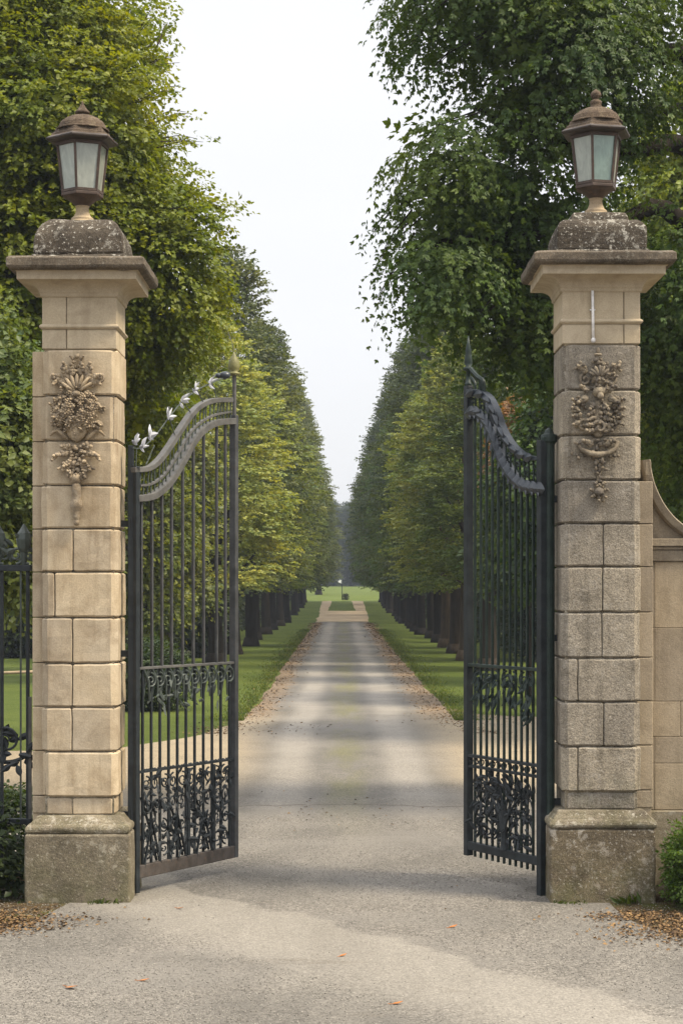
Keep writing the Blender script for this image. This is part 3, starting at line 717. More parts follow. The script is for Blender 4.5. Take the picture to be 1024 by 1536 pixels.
for (px, py, L, a, w) in ((201, 661, .09, .3, .075), (213, 667, .085, .5, .06), (226, 652, .10, .45, .07), (254, 622, .12, .85, .065), (272, 599, .10, .35, .06), (293, 582, .09, .3, .05), (314, 573, .09, .35, .04)):
    lf = MB(); q = gl.q(px, py)
    for k in range(5): gleaf(lf, gl, gl.u(px)-.3*L*math.cos(a)+random.uniform(-.015, .015), q.z-.35*L*math.sin(a)+random.uniform(-.012, .012), L*random.uniform(.55, .95), a+(k-2)*.5+random.uniform(-.2, .2), w*random.uniform(.35, .6), .006*k, random.uniform(-.3, .5))
    lf.build('leaf_ornament', M['silver'], rt)
vine = MB(); vp = [gl.q(*p) for p in ((199, 672), (213, 671), (232, 655), (254, 626), (274, 602), (296, 585), (318, 574), (338, 566))]
vine.tube(cat(vp, 5), .005, 5)
for (px, py, qx, qy) in ((222, 690, 232, 668), (219, 697, 226, 684), (254, 626, 262, 652), (274, 602, 287, 620), (296, 585, 306, 606), (318, 574, 326, 600), (205, 672, 204, 704)):
    vine.tube([gl.q(px, py), gl.q(qx, qy)], .005, 5)
vine.build('vine_stem', M['iron_scroll'], rt)

# ---- right leaf
gr = Leaf(((813-512)*14.35/F, 14.35, 0), ((702-512)*15.3/F, 15.3, 0))
rt2 = thing('iron_gate', 'open dark iron gate leaf with leafy bands and spear finial, by the grey pillar', 'gate', tuple(gr.A), 'iron gate leaves')
st = MB(); sbar(st, gr, .0, .0, 3.50, .062, .075); st.build('stile', M['iron_dark'], rt2, bevel=.006)
st = MB(); c0 = gr.P(-.015, 0); st.lathe([(.055, .0), (.055, .04), (.043, .06), (.043, 3.46), (.05, 3.48), (.062, 3.49), (.066, 3.52), (.06, 3.545), (.04, 3.55), (.03, 3.58), (.012, 3.595)], (c0.x+.045, c0.y+.03, 0), 16)
st.build('hinge_post', M['iron_green'], rt2, bevel=.003)
for z in (.72, 1.98, 3.05):
    hg = MB(); hg.box(gr.A.x+.01, gr.A.x+.20, 14.375, 14.405, z-.025, z+.025); hg.build('hinge', M['iron_dark'], rt2)
st = MB(); sbar(st, gr, gr.L, .175, 4.02, .06, .06); so = st.build('stile', M['iron_dark'], rt2, bevel=.005)
fb = gr.P(gr.L, 4.02); fi = MB(); fi.lathe([(.03, 0), (.032, .02), (.02, .03), (.018, .12), (.04, .13), (.04, .15), (.022, .16), (.034, .19), (.028, .24), (.022, .27), (.026, .29), (.014, .34), (.004, .41)], fb, 14); fi.build('finial', M['iron_green'], rt2, smooth=True)
# bracket scroll beside the spear
sb = MB(); sb.tube(cat([gr.q(704, 552), gr.q(714, 563), gr.q(724, 572), gr.q(726, 588)], 5), [.018]*16, 6); sb.tube(cat([gr.q(706, 566), gr.q(712, 575), gr.q(712, 588)], 5), .012, 6); scroll(sb, gr, gr.u(721), gr.q(721, 578).z, .06, 1.2, 1.3, 1, .014); gleaf(sb, gr, gr.u(722), gr.q(722, 590).z, .10, 1.6, .07)
sb.build('bracket_scroll', M['iron_green'], rt2)
up_ = [gr.q(*p) for p in ((703, 590), (720, 590), (733, 598), (743, 616), (752, 641), (763, 661), (777, 677), (793, 686), (810, 688))]
lo_ = [gr.q(*p) for p in ((702, 624), (717, 621), (731, 633), (743, 655), (753, 682), (765, 706), (779, 723), (795, 732), (811, 735))]
rl = MB(); band(rl, gr, up_, (.06, .03), .07); rl.build('top_rail', M['iron_leaf'], rt2, bevel=.006)
rl = MB(); band(rl, gr, lo_, .055, .07); rl.build('lower_rail', M['iron_leaf'], rt2, bevel=.006)
ac = MB()                                         # overlapping wrought leaves lying along the sweep
c2 = cat(lo_, 4)
for i in range(0, len(c2)-2, 2):
    p, q = c2[i], c2[i+2]; u = (p-gr.A).dot(gr.d); du = (q-p).dot(gr.d); a = math.atan2((q-p).z, du)
    gleaf(ac, gr, u, p.z+.012, .20, a, .105, .035, .12); gleaf(ac, gr, u, p.z+.03, .15, a+.5, .07, .02, .3)
c3 = cat(up_, 4)
for i in range(0, len(c3)-3, 3):
    p, q = c3[i], c3[i+3]; u = (p-gr.A).dot(gr.d); a = math.atan2((q-p).z, (q-p).dot(gr.d)); gleaf(ac, gr, u, p.z-.02, .16, a-.25, .07, .035, .15)
gleaf(ac, gr, gr.u(735), gr.q(735, 597).z, .14, -1.9, .10, .03, .2); gleaf(ac, gr, gr.u(742), gr.q(742, 640).z, .13, 1.5, .06, .02, .2); gleaf(ac, gr, gr.u(748), gr.q(748, 640).z, .12, 1.75, .05, .02, .2)
ac.build('acanthus_sweep', M['iron_leaf'], rt2)
def zl2(u): return min(cat(lo_, 8), key=lambda p: abs((p-gr.A).dot(gr.d)-u)).z
def zu2(u): return min(cat(up_, 8), key=lambda p: abs((p-gr.A).dot(gr.d)-u)).z
lt = MB()
for i in range(16):
    u = .05+i*(gr.L-.1)/15; lt.tube([gr.P(u, zl2(u)), gr.P(u+.012, zu2(u+.012))], .008, 5)
    if i % 2 == 0 and i < 15: scroll(lt, gr, u+.03, (zl2(u)+zu2(u))/2, .045, 1.0, 1.3, 1, .008)
lt.build('lattice', M['iron_green'], rt2)
zm2, zl_, zb2 = 1.735, .965, .26
pxs = [712+i*8.7 for i in range(11)]
for i, px in enumerate(pxs):
    u = gr.u(px); b = MB(); sbar(b, gr, u, zb2-.085, zl2(u), .019); b.build('bar', M['iron_green'], rt2, bevel=.003)
mr = MB(); hbar(mr, gr, 0, gr.L, zm2, .026, .05); mr.build('cross_rail', M['iron_green'], rt2, bevel=.004)
mr = MB(); hbar(mr, gr, 0, gr.L, zl_+.03, .022, .05); hbar(mr, gr, 0, gr.L, zl_-.055, .02, .045)
for i in range(13):
    scroll(mr, gr, .04+i*(gr.L-.08)/12, zl_-.012, .034, .5, 1.3, 1 if i % 2 else -1, .007)
mr.build('pierced_rail', M['iron_dark'], rt2)
ub = [gr.u(p) for p in pxs]
sc1 = MB()
for (ua, zdep) in ((ub[1], .30), (ub[3], .36), (ub[6], .30), (ub[9], .46)):
    for k in range(26):
        gleaf(sc1, gr, ua+random.gauss(0, .045), zm2-.04-random.uniform(0, zdep*.8), random.uniform(.06, .11), random.uniform(3.4, 6.0), random.uniform(.025, .045), random.uniform(-.03, .03))
    scroll(sc1, gr, ua-.05, zm2-.09, .06, math.pi/2, 1.4, 1, .009); scroll(sc1, gr, ua+.05, zm2-.09, .06, math.pi/2, 1.4, -1, .009)
sc1.build('scroll_frieze', M['iron_green'], rt2)
tr = MB(); um = gr.L*.47; zb3 = zb2+.03                 # a tree of life in wrought iron
for k, du in enumerate((-.05, -.032, -.012, .01, .03, .05)):
    tr.tube(cat([gr.P(um+du*.5, zb3, .02), gr.P(um+du*.5, zb3+.16, .03), gr.P(um+du*1.6, zb3+.30, .025), gr.P(um+du*4.5, zb3+.43, .02), gr.P(um+du*7.0, zb3+.44+.02*k, .02), gr.P(um+du*8.0, zb3+.36, .02)], 5), [.015-.0004*i for i in range(26)], 6)
    for q in range(5): gleaf(tr, gr, um+du*(3.5+q), zb3+.44+random.uniform(-.04, .1), random.uniform(.06, .1), random.uniform(0, 3.1), .04, .03)
tr.lathe([(.04, 0), (.03, .05), (.024, .14), (.02, .18)], gr.P(um, zb3, .02), 10)
for i in range(10):
    uc = (ub[i]+ub[i+1])/2
    for k in range(22): gleaf(tr, gr, uc+random.uniform(-.05, .05), random.uniform(zb2+.06, zl_-.10), random.uniform(.05, .10), random.uniform(0, 6.28), random.uniform(.022, .045), random.uniform(-.02, .03))
    for zz in (zb2+.14, zb2+.32, zb2+.5): scroll(tr, gr, uc, zz, .045, random.uniform(0, 6), 1.3, random.choice((-1, 1)), .009, .01)
tr.build('tree_panel', M['iron_dark'], rt2)
kb = MB(); hbar(kb, gr, -.01, gr.L+.02, zb2, .065, .055); kb.build('bottom_rail', M['iron_dark'], rt2, bevel=.005)

# ------------------------------------------------------------------ iron railing, left
rg = Leaf(((48-512)*14.5/F, 14.5, 0), (-4.6, 14.5, 0))
rr = thing('iron_railing', 'dark iron railing with scrolled cresting running left from the cream pillar', 'railing', tuple(rg.A))
zr = H-(852-880)*14.5/F
rl = MB(); hbar(rl, rg, 0, rg.L, zr, .05, .06); rl.build('top_rail', M['iron_dark'], rr, bevel=.005)
rl = MB(); hbar(rl, rg, 0, rg.L, H-(1232-880)*14.5/F, .045, .05); rl.build('bottom_rail', M['iron_dark'], rr, bevel=.005)
for i in range(11):
    u = .01+i*.115*1.75; b = MB(); sbar(b, rg, u+.02, .15, zr, .027); b.build('bar', M['iron_dark'], rr, bevel=.004)
    b = MB(); sbar(b, rg, u+.075, .5, zr, .013); b.build('bar', M['iron_scroll'], rr)
sb = MB(); sbar(sb, rg, .012, .0, H-(1045-880)*14.5/F, .022, .03); sb.build('stay', M['iron_rail'], rr)
cr = MB()
for i in range(11):
    u = .06+i*.2
    scroll(cr, rg, u-.04, zr+.10, .07, -math.pi/2, 1.4, 1, .014); scroll(cr, rg, u+.06, zr+.10, .07, -math.pi/2, 1.4, -1, .014)
    cr.lathe([(.02, .02), (.03, .12), (.05, .15), (.062, .22), (.05, .27), (.03, .30), (.008, .34)], rg.P(u, zr), 10)
    for k in range(8): gleaf(cr, rg, u+random.uniform(-.1, .1), zr+random.uniform(.03, .22), random.uniform(.06, .1), random.uniform(.2, 2.9), .04, random.uniform(-.02, .03))
cr.build('cresting', M['iron_scroll'], rr)
cr = MB(); zz = H-(1130-880)*14.5/F
for i in range(5):
    u = .10+i*.4
    scroll(cr, rg, u+.10, zz+.1, .12, -.5, 1.6, 1, .012); cr.tube(cat([rg.P(u-.09, zz+.02, -.03), rg.P(u, zz-.05, -.03), rg.P(u+.12, zz-.07, -.03), rg.P(u+.26, zz-.02, -.03)], 5), .018, 6)
    for k in range(20): gleaf(cr, rg, u+random.uniform(-.08, .25), zz+random.uniform(-.12, .16), random.uniform(.07, .12), random.uniform(0, 6.28), .05, random.uniform(-.04, .02))
cr.build('scrollwork', M['iron_dark'], rr)

# ------------------------------------------------------------------ boundary wall, right
wr = thing('boundary_wall', 'ashlar stone boundary wall with concave swept coping beside the grey pillar', 'wall', (2.6, 14.6, 0))
Yw = 14.42; Wz = lambda py: H-(py-880)*Yw/F; Wx = lambda px: (px-512)*Yw/F
x0 = Wx(973); x1 = 5.5
zc0, zc1 = Wz(842), Wz(808)
wb = MB(); rows = [Wz(1215), Wz(1145), Wz(1105), Wz(1052), Wz(942), Wz(842)]
for i in range(5):
    za, zb = rows[i]+.002, rows[i+1]-.002
    cuts = [x0, Wx(981)+(.0 if i != 2 else .2)] + [Wx(981)+.45+.9*k+(.35 if i % 2 else 0) for k in range(4)] + [x1]
    for a, b in zip(cuts, cuts[1:]): wb.box(a+.0015, b-.0015, Yw, Yw+.4, za, zb)
wb.box(x0+.01, x1-.01, Yw+.006, Yw+.39, .9, zc0-.003)
wb.build('ashlar', M['wall'], wr, bevel=.004)
w2 = MB(); w2.box(x0-.0, x1, Yw-.03, Yw+.43, -.1, Wz(1215)-.003); w2.build('wall_base', M['wall_base'], wr, bevel=.008)
w3 = MB(); w3.box(x0, x1, Yw-.022, Yw+.42, zc0, Wz(825)); w3.box(x0, x1, Yw-.036, Yw+.436, Wz(825)+.002, Wz(820)); w3.box(x0, x1, Yw-.055, Yw+.455, Wz(820)+.002, zc1); w3.build('string_course', M['wall_trim'], wr, bevel=.006)
# swept top: quarter curve falling from the pillar
cu = [(968, 690), (970, 706), (974, 724), (981, 742), (990, 759), (1001, 774), (1013, 786), (1026, 795), (1045, 803), (1075, 807)]
pts = cat([Vector((Wx(a), Yw, Wz(b))) for a, b in cu], 4)
w4 = MB()
fr_ = [(p.x, p.z) for p in pts]; base = zc1+.003
vs = []; n = len(fr_)
for y in (Yw+.012, Yw+.39):
    vs += [(a, y, b) for a, b in fr_]+[(a, y, base) for a, b in fr_]
fs = []
for i in range(n-1):
    fs += [(i, i+1, n+i+1, n+i), (2*n+i, 3*n+i, 3*n+i+1, 2*n+i+1), (i, 2*n+i, 2*n+i+1, i+1), (n+i, n+i+1, 3*n+i+1, 3*n+i)]
fs += [(0, n, 3*n, 2*n), (n-1, 3*n-1, 4*n-1, 2*n-1)]
w4.add(vs, fs); w4.build('swept_wall', M['wall_trim'], wr)
w5 = MB(); rings = []
for i, p in enumerate(pts):
    t_ = (pts[min(i+1, n-1)]-pts[max(i-1, 0)]).normalized(); nn = Vector((-t_.z, 0, t_.x))
    if nn.z < 0: nn = -nn
    q = [p-nn*.045, p-nn*.03, p+nn*.02, p+nn*.03]
    rings.append([Vector((q[0].x, Yw-.012, q[0].z)), Vector((q[1].x, Yw-.04, q[1].z)), Vector((q[2].x, Yw-.055, q[2].z)), Vector((q[3].x, Yw-.03, q[3].z)), Vector((q[3].x, Yw+.42, q[3].z)), Vector((q[0].x, Yw+.40, q[0].z))])
w5.stack(rings); w5.box(Wx(966), Wx(974.5), Yw-.05, Yw+.4, Wz(713), Wz(693)); w5.box(pts[-1].x, x1, Yw-.04, Yw+.42, pts[-1].z-.035, pts[-1].z+.03)
w5.build('coping', M['wall_trim'], wr)

# ------------------------------------------------------------------ foliage
def unit(a): return a/np.maximum(np.linalg.norm(a, axis=1, keepdims=True), 1e-9)
def leaves(pos, dirn, nrm, size, var, kind='oval', wid=.36):
    """arrays of leaf blades -> vertices, triangles, per-vertex shade value"""
    n = len(pos); d = unit(dirn); s = unit(np.cross(d, nrm)); k = unit(np.cross(s, d)); L = size[:, None]
    if kind == 'oval':
        V = np.stack([pos, pos+d*L*.48+s*L*wid+k*L*.10, pos+d*L-k*L*.12, pos+d*L*.48-s*L*wid+k*L*.10], 1)
        T = np.array([[0, 1, 2], [0, 2, 3]]); per = 4
    else:                                         # palmate: three pointed lobes
        out = []; 
        for a, l in ((0, 1.0), (.72, .72), (-.72, .72)):
            dd = d*math.cos(a)+s*math.sin(a); ss = s*math.cos(a)-d*math.sin(a)
            out += [pos+k*L*.02*a, pos+dd*L*l*.5+ss*L*.22+k*L*.07, pos+dd*L*l-k*L*.15, pos+dd*L*l*.5-ss*L*.22+k*L*.07]
        V = np.stack(out, 1); T = np.array([[0, 1, 2], [0, 2, 3], [4, 5, 6], [4, 6, 7], [8, 9, 10], [8, 10, 11]]); per = 12
    TT = (np.arange(n)[:, None, None]*per+T[None]).reshape(-1, 3)
    return V.reshape(-1, 3), TT, np.repeat(var, per)
def sprays(c, out, n, ln, size, droop=.3, spread=.5, kind='oval', upn=.6, sjit=.3, wid=.36, vbias=None):
    """c: spray roots, out: growth directions; n leaves along each twig"""
    m = len(c); out = unit(out)
    t = np.tile(np.linspace(.1, 1, n), m)+RNG.uniform(-.06, .06, m*n)
    C = np.repeat(c, n, 0); D = np.repeat(out, n, 0)
    ll = np.repeat(ln*RNG.uniform(.6, 1.3, m), n)
    up = np.array([0, 0, 1.0]); side = unit(np.cross(D, up)+1e-4)
    sg = np.tile(np.where(np.arange(n) % 2 == 0, 1, -1), m)[:, None]
    p = C+D*(t*ll)[:, None]-up*(droop*ll*t*t)[:, None]+side*sg*(spread*.25*ll*np.sin(np.clip(t, 0, 1)*2.6))[:, None]+RNG.normal(0, .10, (m*n, 3))*ll[:, None]*.5
    dd = unit(D*.6+side*sg*RNG.uniform(.3, 1.1, (m*n, 1))-up*droop*RNG.uniform(.3, 1.2, (m*n, 1))+RNG.normal(0, .3, (m*n, 3)))
    nn = unit(up*upn+D*.75+RNG.normal(0, .42, (m*n, 3)))
    sv = RNG.uniform(0, 1, m) if vbias is None else vbias
    var = np.clip(np.repeat(sv, n)*.6+RNG.uniform(0, .4, m*n), 0, 1)
    return leaves(p, dd, nn, size*RNG.uniform(1-sjit, 1+sjit, m*n), var, kind, wid)
def clumps(c, o, per, sig, fwd=.6):
    m = len(c); C = np.repeat(c, per, 0); O = np.repeat(o, per, 0); f = RNG.normal(0, 1, C.shape)
    f = f/np.maximum(np.linalg.norm(f, axis=1, keepdims=True), 1e-6)*(RNG.uniform(.1, 1, (len(C), 1))**.5)
    f[:, 2] *= .75
    vb = np.clip(np.repeat(RNG.uniform(0, 1, m), per)*.7+RNG.uniform(0, .3, m*per), 0, 1)
    return C+f*sig, unit(O*fwd+f*.8), vb
def join(parts):
    Vs, Ts, As = [], [], []; o = 0
    for V, T, a in parts: Vs.append(V); Ts.append(T+o); As.append(a); o += len(V)
    return np.concatenate(Vs), np.concatenate(Ts), np.concatenate(As)
def lobe_points(lobes, dens, lo=.62, hi=1.02, cull=.62):
    """points through the outer shell of a union of ellipsoids; (c, r) in metres"""
    Cs, Os = [], []
    for i, (c, r) in enumerate(lobes):
        c = np.array(c); r = np.array(r); n = max(6, int(dens*4*math.pi*(r[0]*r[1]*r[2])**(2/3)))
        d = unit(RNG.normal(0, 1, (n, 3))); q = RNG.uniform(lo**3, hi**3, n)**(1/3)
        lump = 1+.12*np.sin(d[:, 0]*7+i)+.10*np.sin(d[:, 2]*9+i*2)+.08*np.sin(d[:, 1]*11+i*3)
        p = c+d*r*(q*lump)[:, None]; keep = np.ones(n, bool)
        for j, (c2, r2) in enumerate(lobes):
            if j != i: keep &= np.linalg.norm((p-np.array(c2))/np.array(r2), axis=1) > cull
        Cs.append(p[keep]); Os.append(unit(d/r)[keep])
    return np.concatenate(Cs), np.concatenate(Os)
def crown_obj(name, arrs, mat, parent, color, off):
    V, T, a = arrs; me = np_mesh(name, V-np.array(off), T, a); me.materials.append(mat)
    o = bpy.data.objects.new(name, me); col.objects.link(o); o.parent = parent; o.color = tuple(color)+(1,)
    return o
def limb(mb, pts, r0, r1, n=9):
    c = cat(pts, 5); mb.tube([p+Vector((random.uniform(-1, 1), random.uniform(-1, 1), random.uniform(-1, 1)))*r0*.12 for p in c], [r0+(r1-r0)*(i/(len(c)-1))**.8 for i in range(len(c))], n)
def pxlobes(lst, Y, dy=1.0, rng=0.9):
    out = []
    for e in lst:
        px, py, r = e[:3]; yy = Y+(e[3] if len(e) > 3 else random.uniform(-rng, rng))
        c = at(px, py, yy); rm = r*yy/F; out.append((tuple(c), (rm, rm*dy, rm*.92)))
    return out

# ---- big golden-green tree behind the left pillar
lob = pxlobes([(0, -40, 150), (78, 70, 84), (100, 165, 86), (136, 240, 80), (166, 315, 80), (226, 388, 80), (218, 462, 78), (120, 340, 140, -.3), (0, 190, 180), (0, 420, 160),
               (110, 500, 100), (180, 530, 64), (-130, 80, 200), (-130, 340, 200), (60, 60, 130, .8), (135, 420, 96, .9), (215, 610, 55, .5), (-10, 590, 90, .3), (40, 640, 50, .6), (-60, 690, 90, .5), (40, 300, 120, -1.0), (80, 180, 110, -1.0)], 26, 1.0)
tb = thing('broadleaf_tree', 'large golden green broadleaf tree filling the sky behind the cream pillar', 'tree', (-5.4, 26.6, 0))
c, o = lobe_points(lob, 3.3, .74, 1.04, .70)
q1, q2, q3 = clumps(c, o+np.array([0, 0, -.1]), 21, .50, .5)
pa = sprays(q1, q2, 19, .34, .072, .35, .85, vbias=q3)
edge_lob = lob[1:7]
c2, o2 = lobe_points(edge_lob, 5.0, .93, 1.10, .9)
o2 = o2*.6+np.array([.75, 0, .25])
pb = sprays(c2, o2+RNG.normal(0, .2, c2.shape), 18, .50, .072, .12, .55)
c3, o3 = lobe_points(lob, 9, .25, .6, .15)
pc = sprays(c3, o3, 9, .5, .17, .2, 1.2)
TW = []
def sprigs(lst, Y, n, size, kind, droop):
    P, D, Ls = [], [], []; TW.clear()
    for x0, y0, x1, y1 in lst:
        for k in range(3):
            a = np.array(at(x0+random.uniform(-8, 8), y0+random.uniform(-8, 8), Y+random.uniform(-.5, .5))); b = np.array(at(x1+random.uniform(-9, 3), y1+random.uniform(-9, 9), Y+random.uniform(-.4, .4)))
            P.append(a); D.append(b-a); TW.append((Vector(a), Vector(b))); Ls.append(np.linalg.norm(b-a))
    return sprays(np.array(P), np.array(D), n, float(np.mean(Ls)), size, droop, .35, kind)
pd = sprigs([(195, 75, 228, 18), (210, 105, 268, 82), (215, 150, 272, 128), (245, 215, 303, 206), (270, 305, 334, 302), (305, 385, 362, 368), (295, 335, 332, 318), (235, 60, 255, 40), (230, 180, 285, 168), (310, 420, 345, 415)], 25.6, 30, .066, 'oval', .05)
TW0 = list(TW)
crown_obj('crown', join([pa, pb, pc, pd]), M['leaf_gold'], tb, (.135, .172, .013), (-5.4, 26.6, 0))
tk = MB(); limb(tk, [(-5.4, 26.6, -.1), (-5.35, 26.6, 2), (-5.2, 26.5, 4.5), (-5.0, 26.4, 8), (-4.9, 26.3, 11)], .36, .10, 12)
for a, b in ((4, (-3.2, 26, 6.8)), (5, (-2.6, 26.2, 8.3)), (3.4, (-3.5, 26.4, 5.6)), (6.5, (-3.1, 26, 10.2)), (4.5, (-7.5, 26.5, 7.5))):
    limb(tk, [(-5.2, 26.5, a), ((-5.2+b[0])/2, 26.3, (a+b[2])/2+.3), b], .12, .025, 7)
for a_, b_ in TW0: tk.tube(cat([a_-(b_-a_)*.35, a_, (a_+b_)/2+Vector((0, 0, .03)), b_-Vector((0, 0, .03))], 3), [.011-.0009*i for i in range(10)], 5)
tk.build('trunk', M['bark'], tb, smooth=True)

# ---- dark palmate tree reaching over from the right
lob = pxlobes([(790, -60, 165), (785, 50, 44), (830, 95, 122), (790, 150, 48), (728, -8, 26), (752, 330, 74), (700, 375, 38), (716, 304, 36), (785, 385, 92), (778, 450, 52), (815, 262, 92), (690, 215, 46),
               (965, -40, 85), (900, -60, 130), (1000, 425, 50, 1.2), (1160, 60, 80), (1000, 480, 90), (1030, 600, 100, 1), (1015, 720, 90, 1.2), (1110, 420, 130), (790, 510, 62), (740, 420, 50), (682, 308, 20), (664, 396, 18), (860, 430, 90, 1.2), (880, 60, 60, .6)], 19.5, .9, .8)
tm = thing('broadleaf_tree', 'dark green broadleaf tree overhanging the grey pillar and its lantern', 'tree', (5.3, 20.4, 0))
c, o = lobe_points(lob, 2.7, .72, 1.04, .70)
q1, q2, q3 = clumps(c, o+np.array([-.1, -.15, -.15]), 19, .50, .45)
pa = sprays(q1, q2, 17, .36, .058, .75, .85, 'palm', .7, vbias=q3, sjit=.45)
c2, o2 = lobe_points([lob[i] for i in (1, 3, 4, 5, 6, 7, 9, 11, 21, 22, 23)], 7, .92, 1.08, .9)
pb = sprays(c2, o2*.7+np.array([-.3, 0, -.3])+RNG.normal(0, .2, c2.shape), 15, .30, .054, .7, .5, 'palm', .7)
c3, o3 = lobe_points([l for i, l in enumerate(lob) if i not in (4, 12, 13, 15, 22, 23)], 8, .25, .6, .2)
pc = sprays(c3, o3, 12, .5, .10, .4, 1.2, 'palm')
pd = sprigs([(650, -15, 598, 15), (665, -5, 622, 45), (705, 60, 640, 95), (690, 180, 628, 205), (640, 270, 583, 300), (620, 300, 564, 335), (610, 340, 564, 392), (615, 380, 572, 432), (650, 430, 600, 470), (690, 240, 640, 215), (720, 470, 690, 512)], 19.2, 30, .054, 'palm', .35)
crown_obj('crown', join([pa, pb, pc, pd]), M['leaf'], tm, (.068, .115, .025), (5.3, 20.4, 0))
tk = MB(); limb(tk, [(5.3, 20.4, -.1), (5.25, 20.4, 2.5), (5.1, 20.3, 5), (4.9, 20.2, 8.5), (4.7, 20.2, 11)], .42, .12, 12)
def lb(pts, r0, r1): limb(tk, [Vector((5.1, 20.3, pts[0]))]+[at(a, b, y) for a, b, y in pts[1:]], r0, r1, 8)
lb((5.9, (1040, 228, 20), (985, 222, 19.8), (930, 226, 19.6), (860, 214, 19.4), (780, 190, 19.3), (710, 160, 19.3)), .13, .03)
lb((7.2, (1035, 90, 20.2), (985, 84, 20), (935, 78, 19.8), (850, 50, 19.5), (760, 20, 19.4)), .14, .04)
lb((6.3, (1050, 180, 20.4), (1000, 165, 20.2), (955, 168, 20), (900, 140, 19.8)), .10, .03)
lb((4.6, (1020, 330, 20), (930, 330, 19.7), (820, 350, 19.5), (700, 360, 19.4), (620, 370, 19.4)), .13, .02)
for a_, b_ in TW: tk.tube(cat([a_-(b_-a_)*.35, a_, (a_+b_)/2, b_-Vector((0, 0, .12))], 3), [.011-.0009*i for i in range(10)], 5)
tk.build('trunk', M['bark_dark'], tm, smooth=True)

# ---- more planting close behind the gate
def simple_tree(name, label, X, Y, H_, rad, zb, color, leafs, dens, mat='leaf', cat_='tree', group=None, bk='bark', kind='oval', tr_=.14, spr=.4, flat=1.0, nlob=9, n=12):
    g = zg(Y); rt = thing(name, label, cat_, (X, Y, g), group); lobs = []
    for i in range(nlob):
        a = i*2.4+random.uniform(-.3, .3); q = (i+.5)/nlob; z = g+zb+(H_-zb)*q; rr = rad*(1-.55*abs(2*q-.8))*random.uniform(.55, .75)
        off = rad*.42*(1-.5*q); lobs.append(((X+off*math.cos(a), Y+off*math.sin(a)*flat, z), (rr, rr, rr*.85)))
    c, o = lobe_points(lobs, dens, .5, 1.05, .55)
    crown_obj('crown', sprays(c, o+RNG.normal(0, .35, c.shape), n, spr, leafs, .3, .9, kind), M[mat], rt, color, (X, Y, g))
    tk = MB(); limb(tk, [(X, Y, g-.1), (X+.05, Y, g+zb*.6), (X-.05, Y, g+(zb+H_)*.5), (X, Y, g+H_*.85)], tr_, tr_*.25, 9)
    for i in range(5):
        a = i*1.3; z = g+zb*.8+i*(H_-zb)*.12; limb(tk, [(X, Y, z), (X+rad*.3*math.cos(a), Y+rad*.3*math.sin(a), z+.4), (X+rad*.6*math.cos(a), Y+rad*.6*math.sin(a), z+.9)], tr_*.45, .02, 6)
    tk.build('trunk', M[bk], rt, smooth=True); return rt
simple_tree('small_tree', 'grey green bushy tree behind the iron railing at the far left', -4.05, 20.5, 5.3, 1.15, 2.5, (.12, .16, .065), .075, 110, spr=.3, nlob=11)
simple_tree('small_tree', 'yellow green young tree seen through the upper bars of the left gate', -5.75, 47, 9.5, 2.0, 1.6, (.125, .15, .03), .13, 48, mat='leaf_gold', nlob=11)
simple_tree('small_tree', 'light green feathery tree between the golden tree and the left avenue row', -4.9, 52, 9.6, 1.7, 2.0, (.14, .165, .055), .12, 48, nlob=11)
simple_tree('small_tree', 'small tree with coppery pink leaves showing above the right gate', 4.0, 40, 6.3, .85, 4.7, (.13, .115, .06), .10, 60, mat='leaf_copper', nlob=7, tr_=.09)
simple_tree('small_tree', 'dark leafy tree behind the bars of the right gate', 4.75, 38, 7.4, 1.7, 2.3, (.055, .10, .02), .12, 55, nlob=11, tr_=.17)
simple_tree('small_tree', 'mid green tree filling the gap between the right gate and the grey pillar', 5.4, 46, 9.6, 2.2, 2.2, (.075, .115, .025), .13, 48, nlob=11, bk='bark_pale', tr_=.2)
simple_tree('broadleaf_tree', 'added tree with sunlit gold put into its leaf colour, right of the right lantern', 5.9, 29, 10.6, 2.3, 4.6, (.17, .22, .035), .085, 60, mat='leaf', nlob=12, spr=.35, tr_=.22)  # added tree, its yellow green stands in for sunlit leaves among the boughs
simple_tree('small_tree', 'deep green tree behind the swept end of the boundary wall', 6.6, 32, 7.2, 2.1, 1.2, (.03, .055, .014), .12, 55, nlob=11)

def bush(name, label, X, Y, rx, ry, h, color, leafs, dens, mat='leaf', n=12, spr=.16, cat_='shrub', z0=0.0, kind='oval'):
    rt = thing(name, label, cat_, (X, Y, z0)); lobs = []
    k = max(3, int(rx/ry*4))
    for i in range(k):
        xx = X+rx*(2*(i+.5)/k-1)*.75; zz = h*random.uniform(.42, .6); lobs.append(((xx, Y+random.uniform(-.3, .3)*ry, zz), (max(rx/k*1.3, ry*.7), ry, h*.5)))
    c, o = lobe_points(lobs, dens, .55, 1.05, .5); c[:, 2] = np.maximum(c[:, 2], .04)
    crown_obj('foliage', sprays(c, o+np.array([0, 0, .5])+RNG.normal(0, .35, c.shape), n, spr, leafs, .3, .9, kind), M[mat], rt, color, (X, Y, z0))
    tk = MB()
    for i in range(6): a = i*1.05; tk.tube([(X+.05*math.cos(a), Y+.05*math.sin(a), -.05), (X+rx*.3*math.cos(a), Y+ry*.3*math.sin(a), h*.35), (X+rx*.5*math.cos(a), Y+ry*.5*math.sin(a), h*.75)], [.014, .010, .005], 5)
    tk.build('stem', M['bark'], rt); return rt
bush('evergreen_shrub', 'bright green clipped evergreen shrub at the foot of the boundary wall', 2.90, 13.9, .36, .34, .58, (.075, .13, .018), .026, 900, n=12, spr=.11)
bush('leafy_plant', 'dark glossy leaved plant at the foot of the railing', -2.82, 14.3, .22, .25, .62, (.022, .038, .013), .07, 120, n=7, spr=.2)
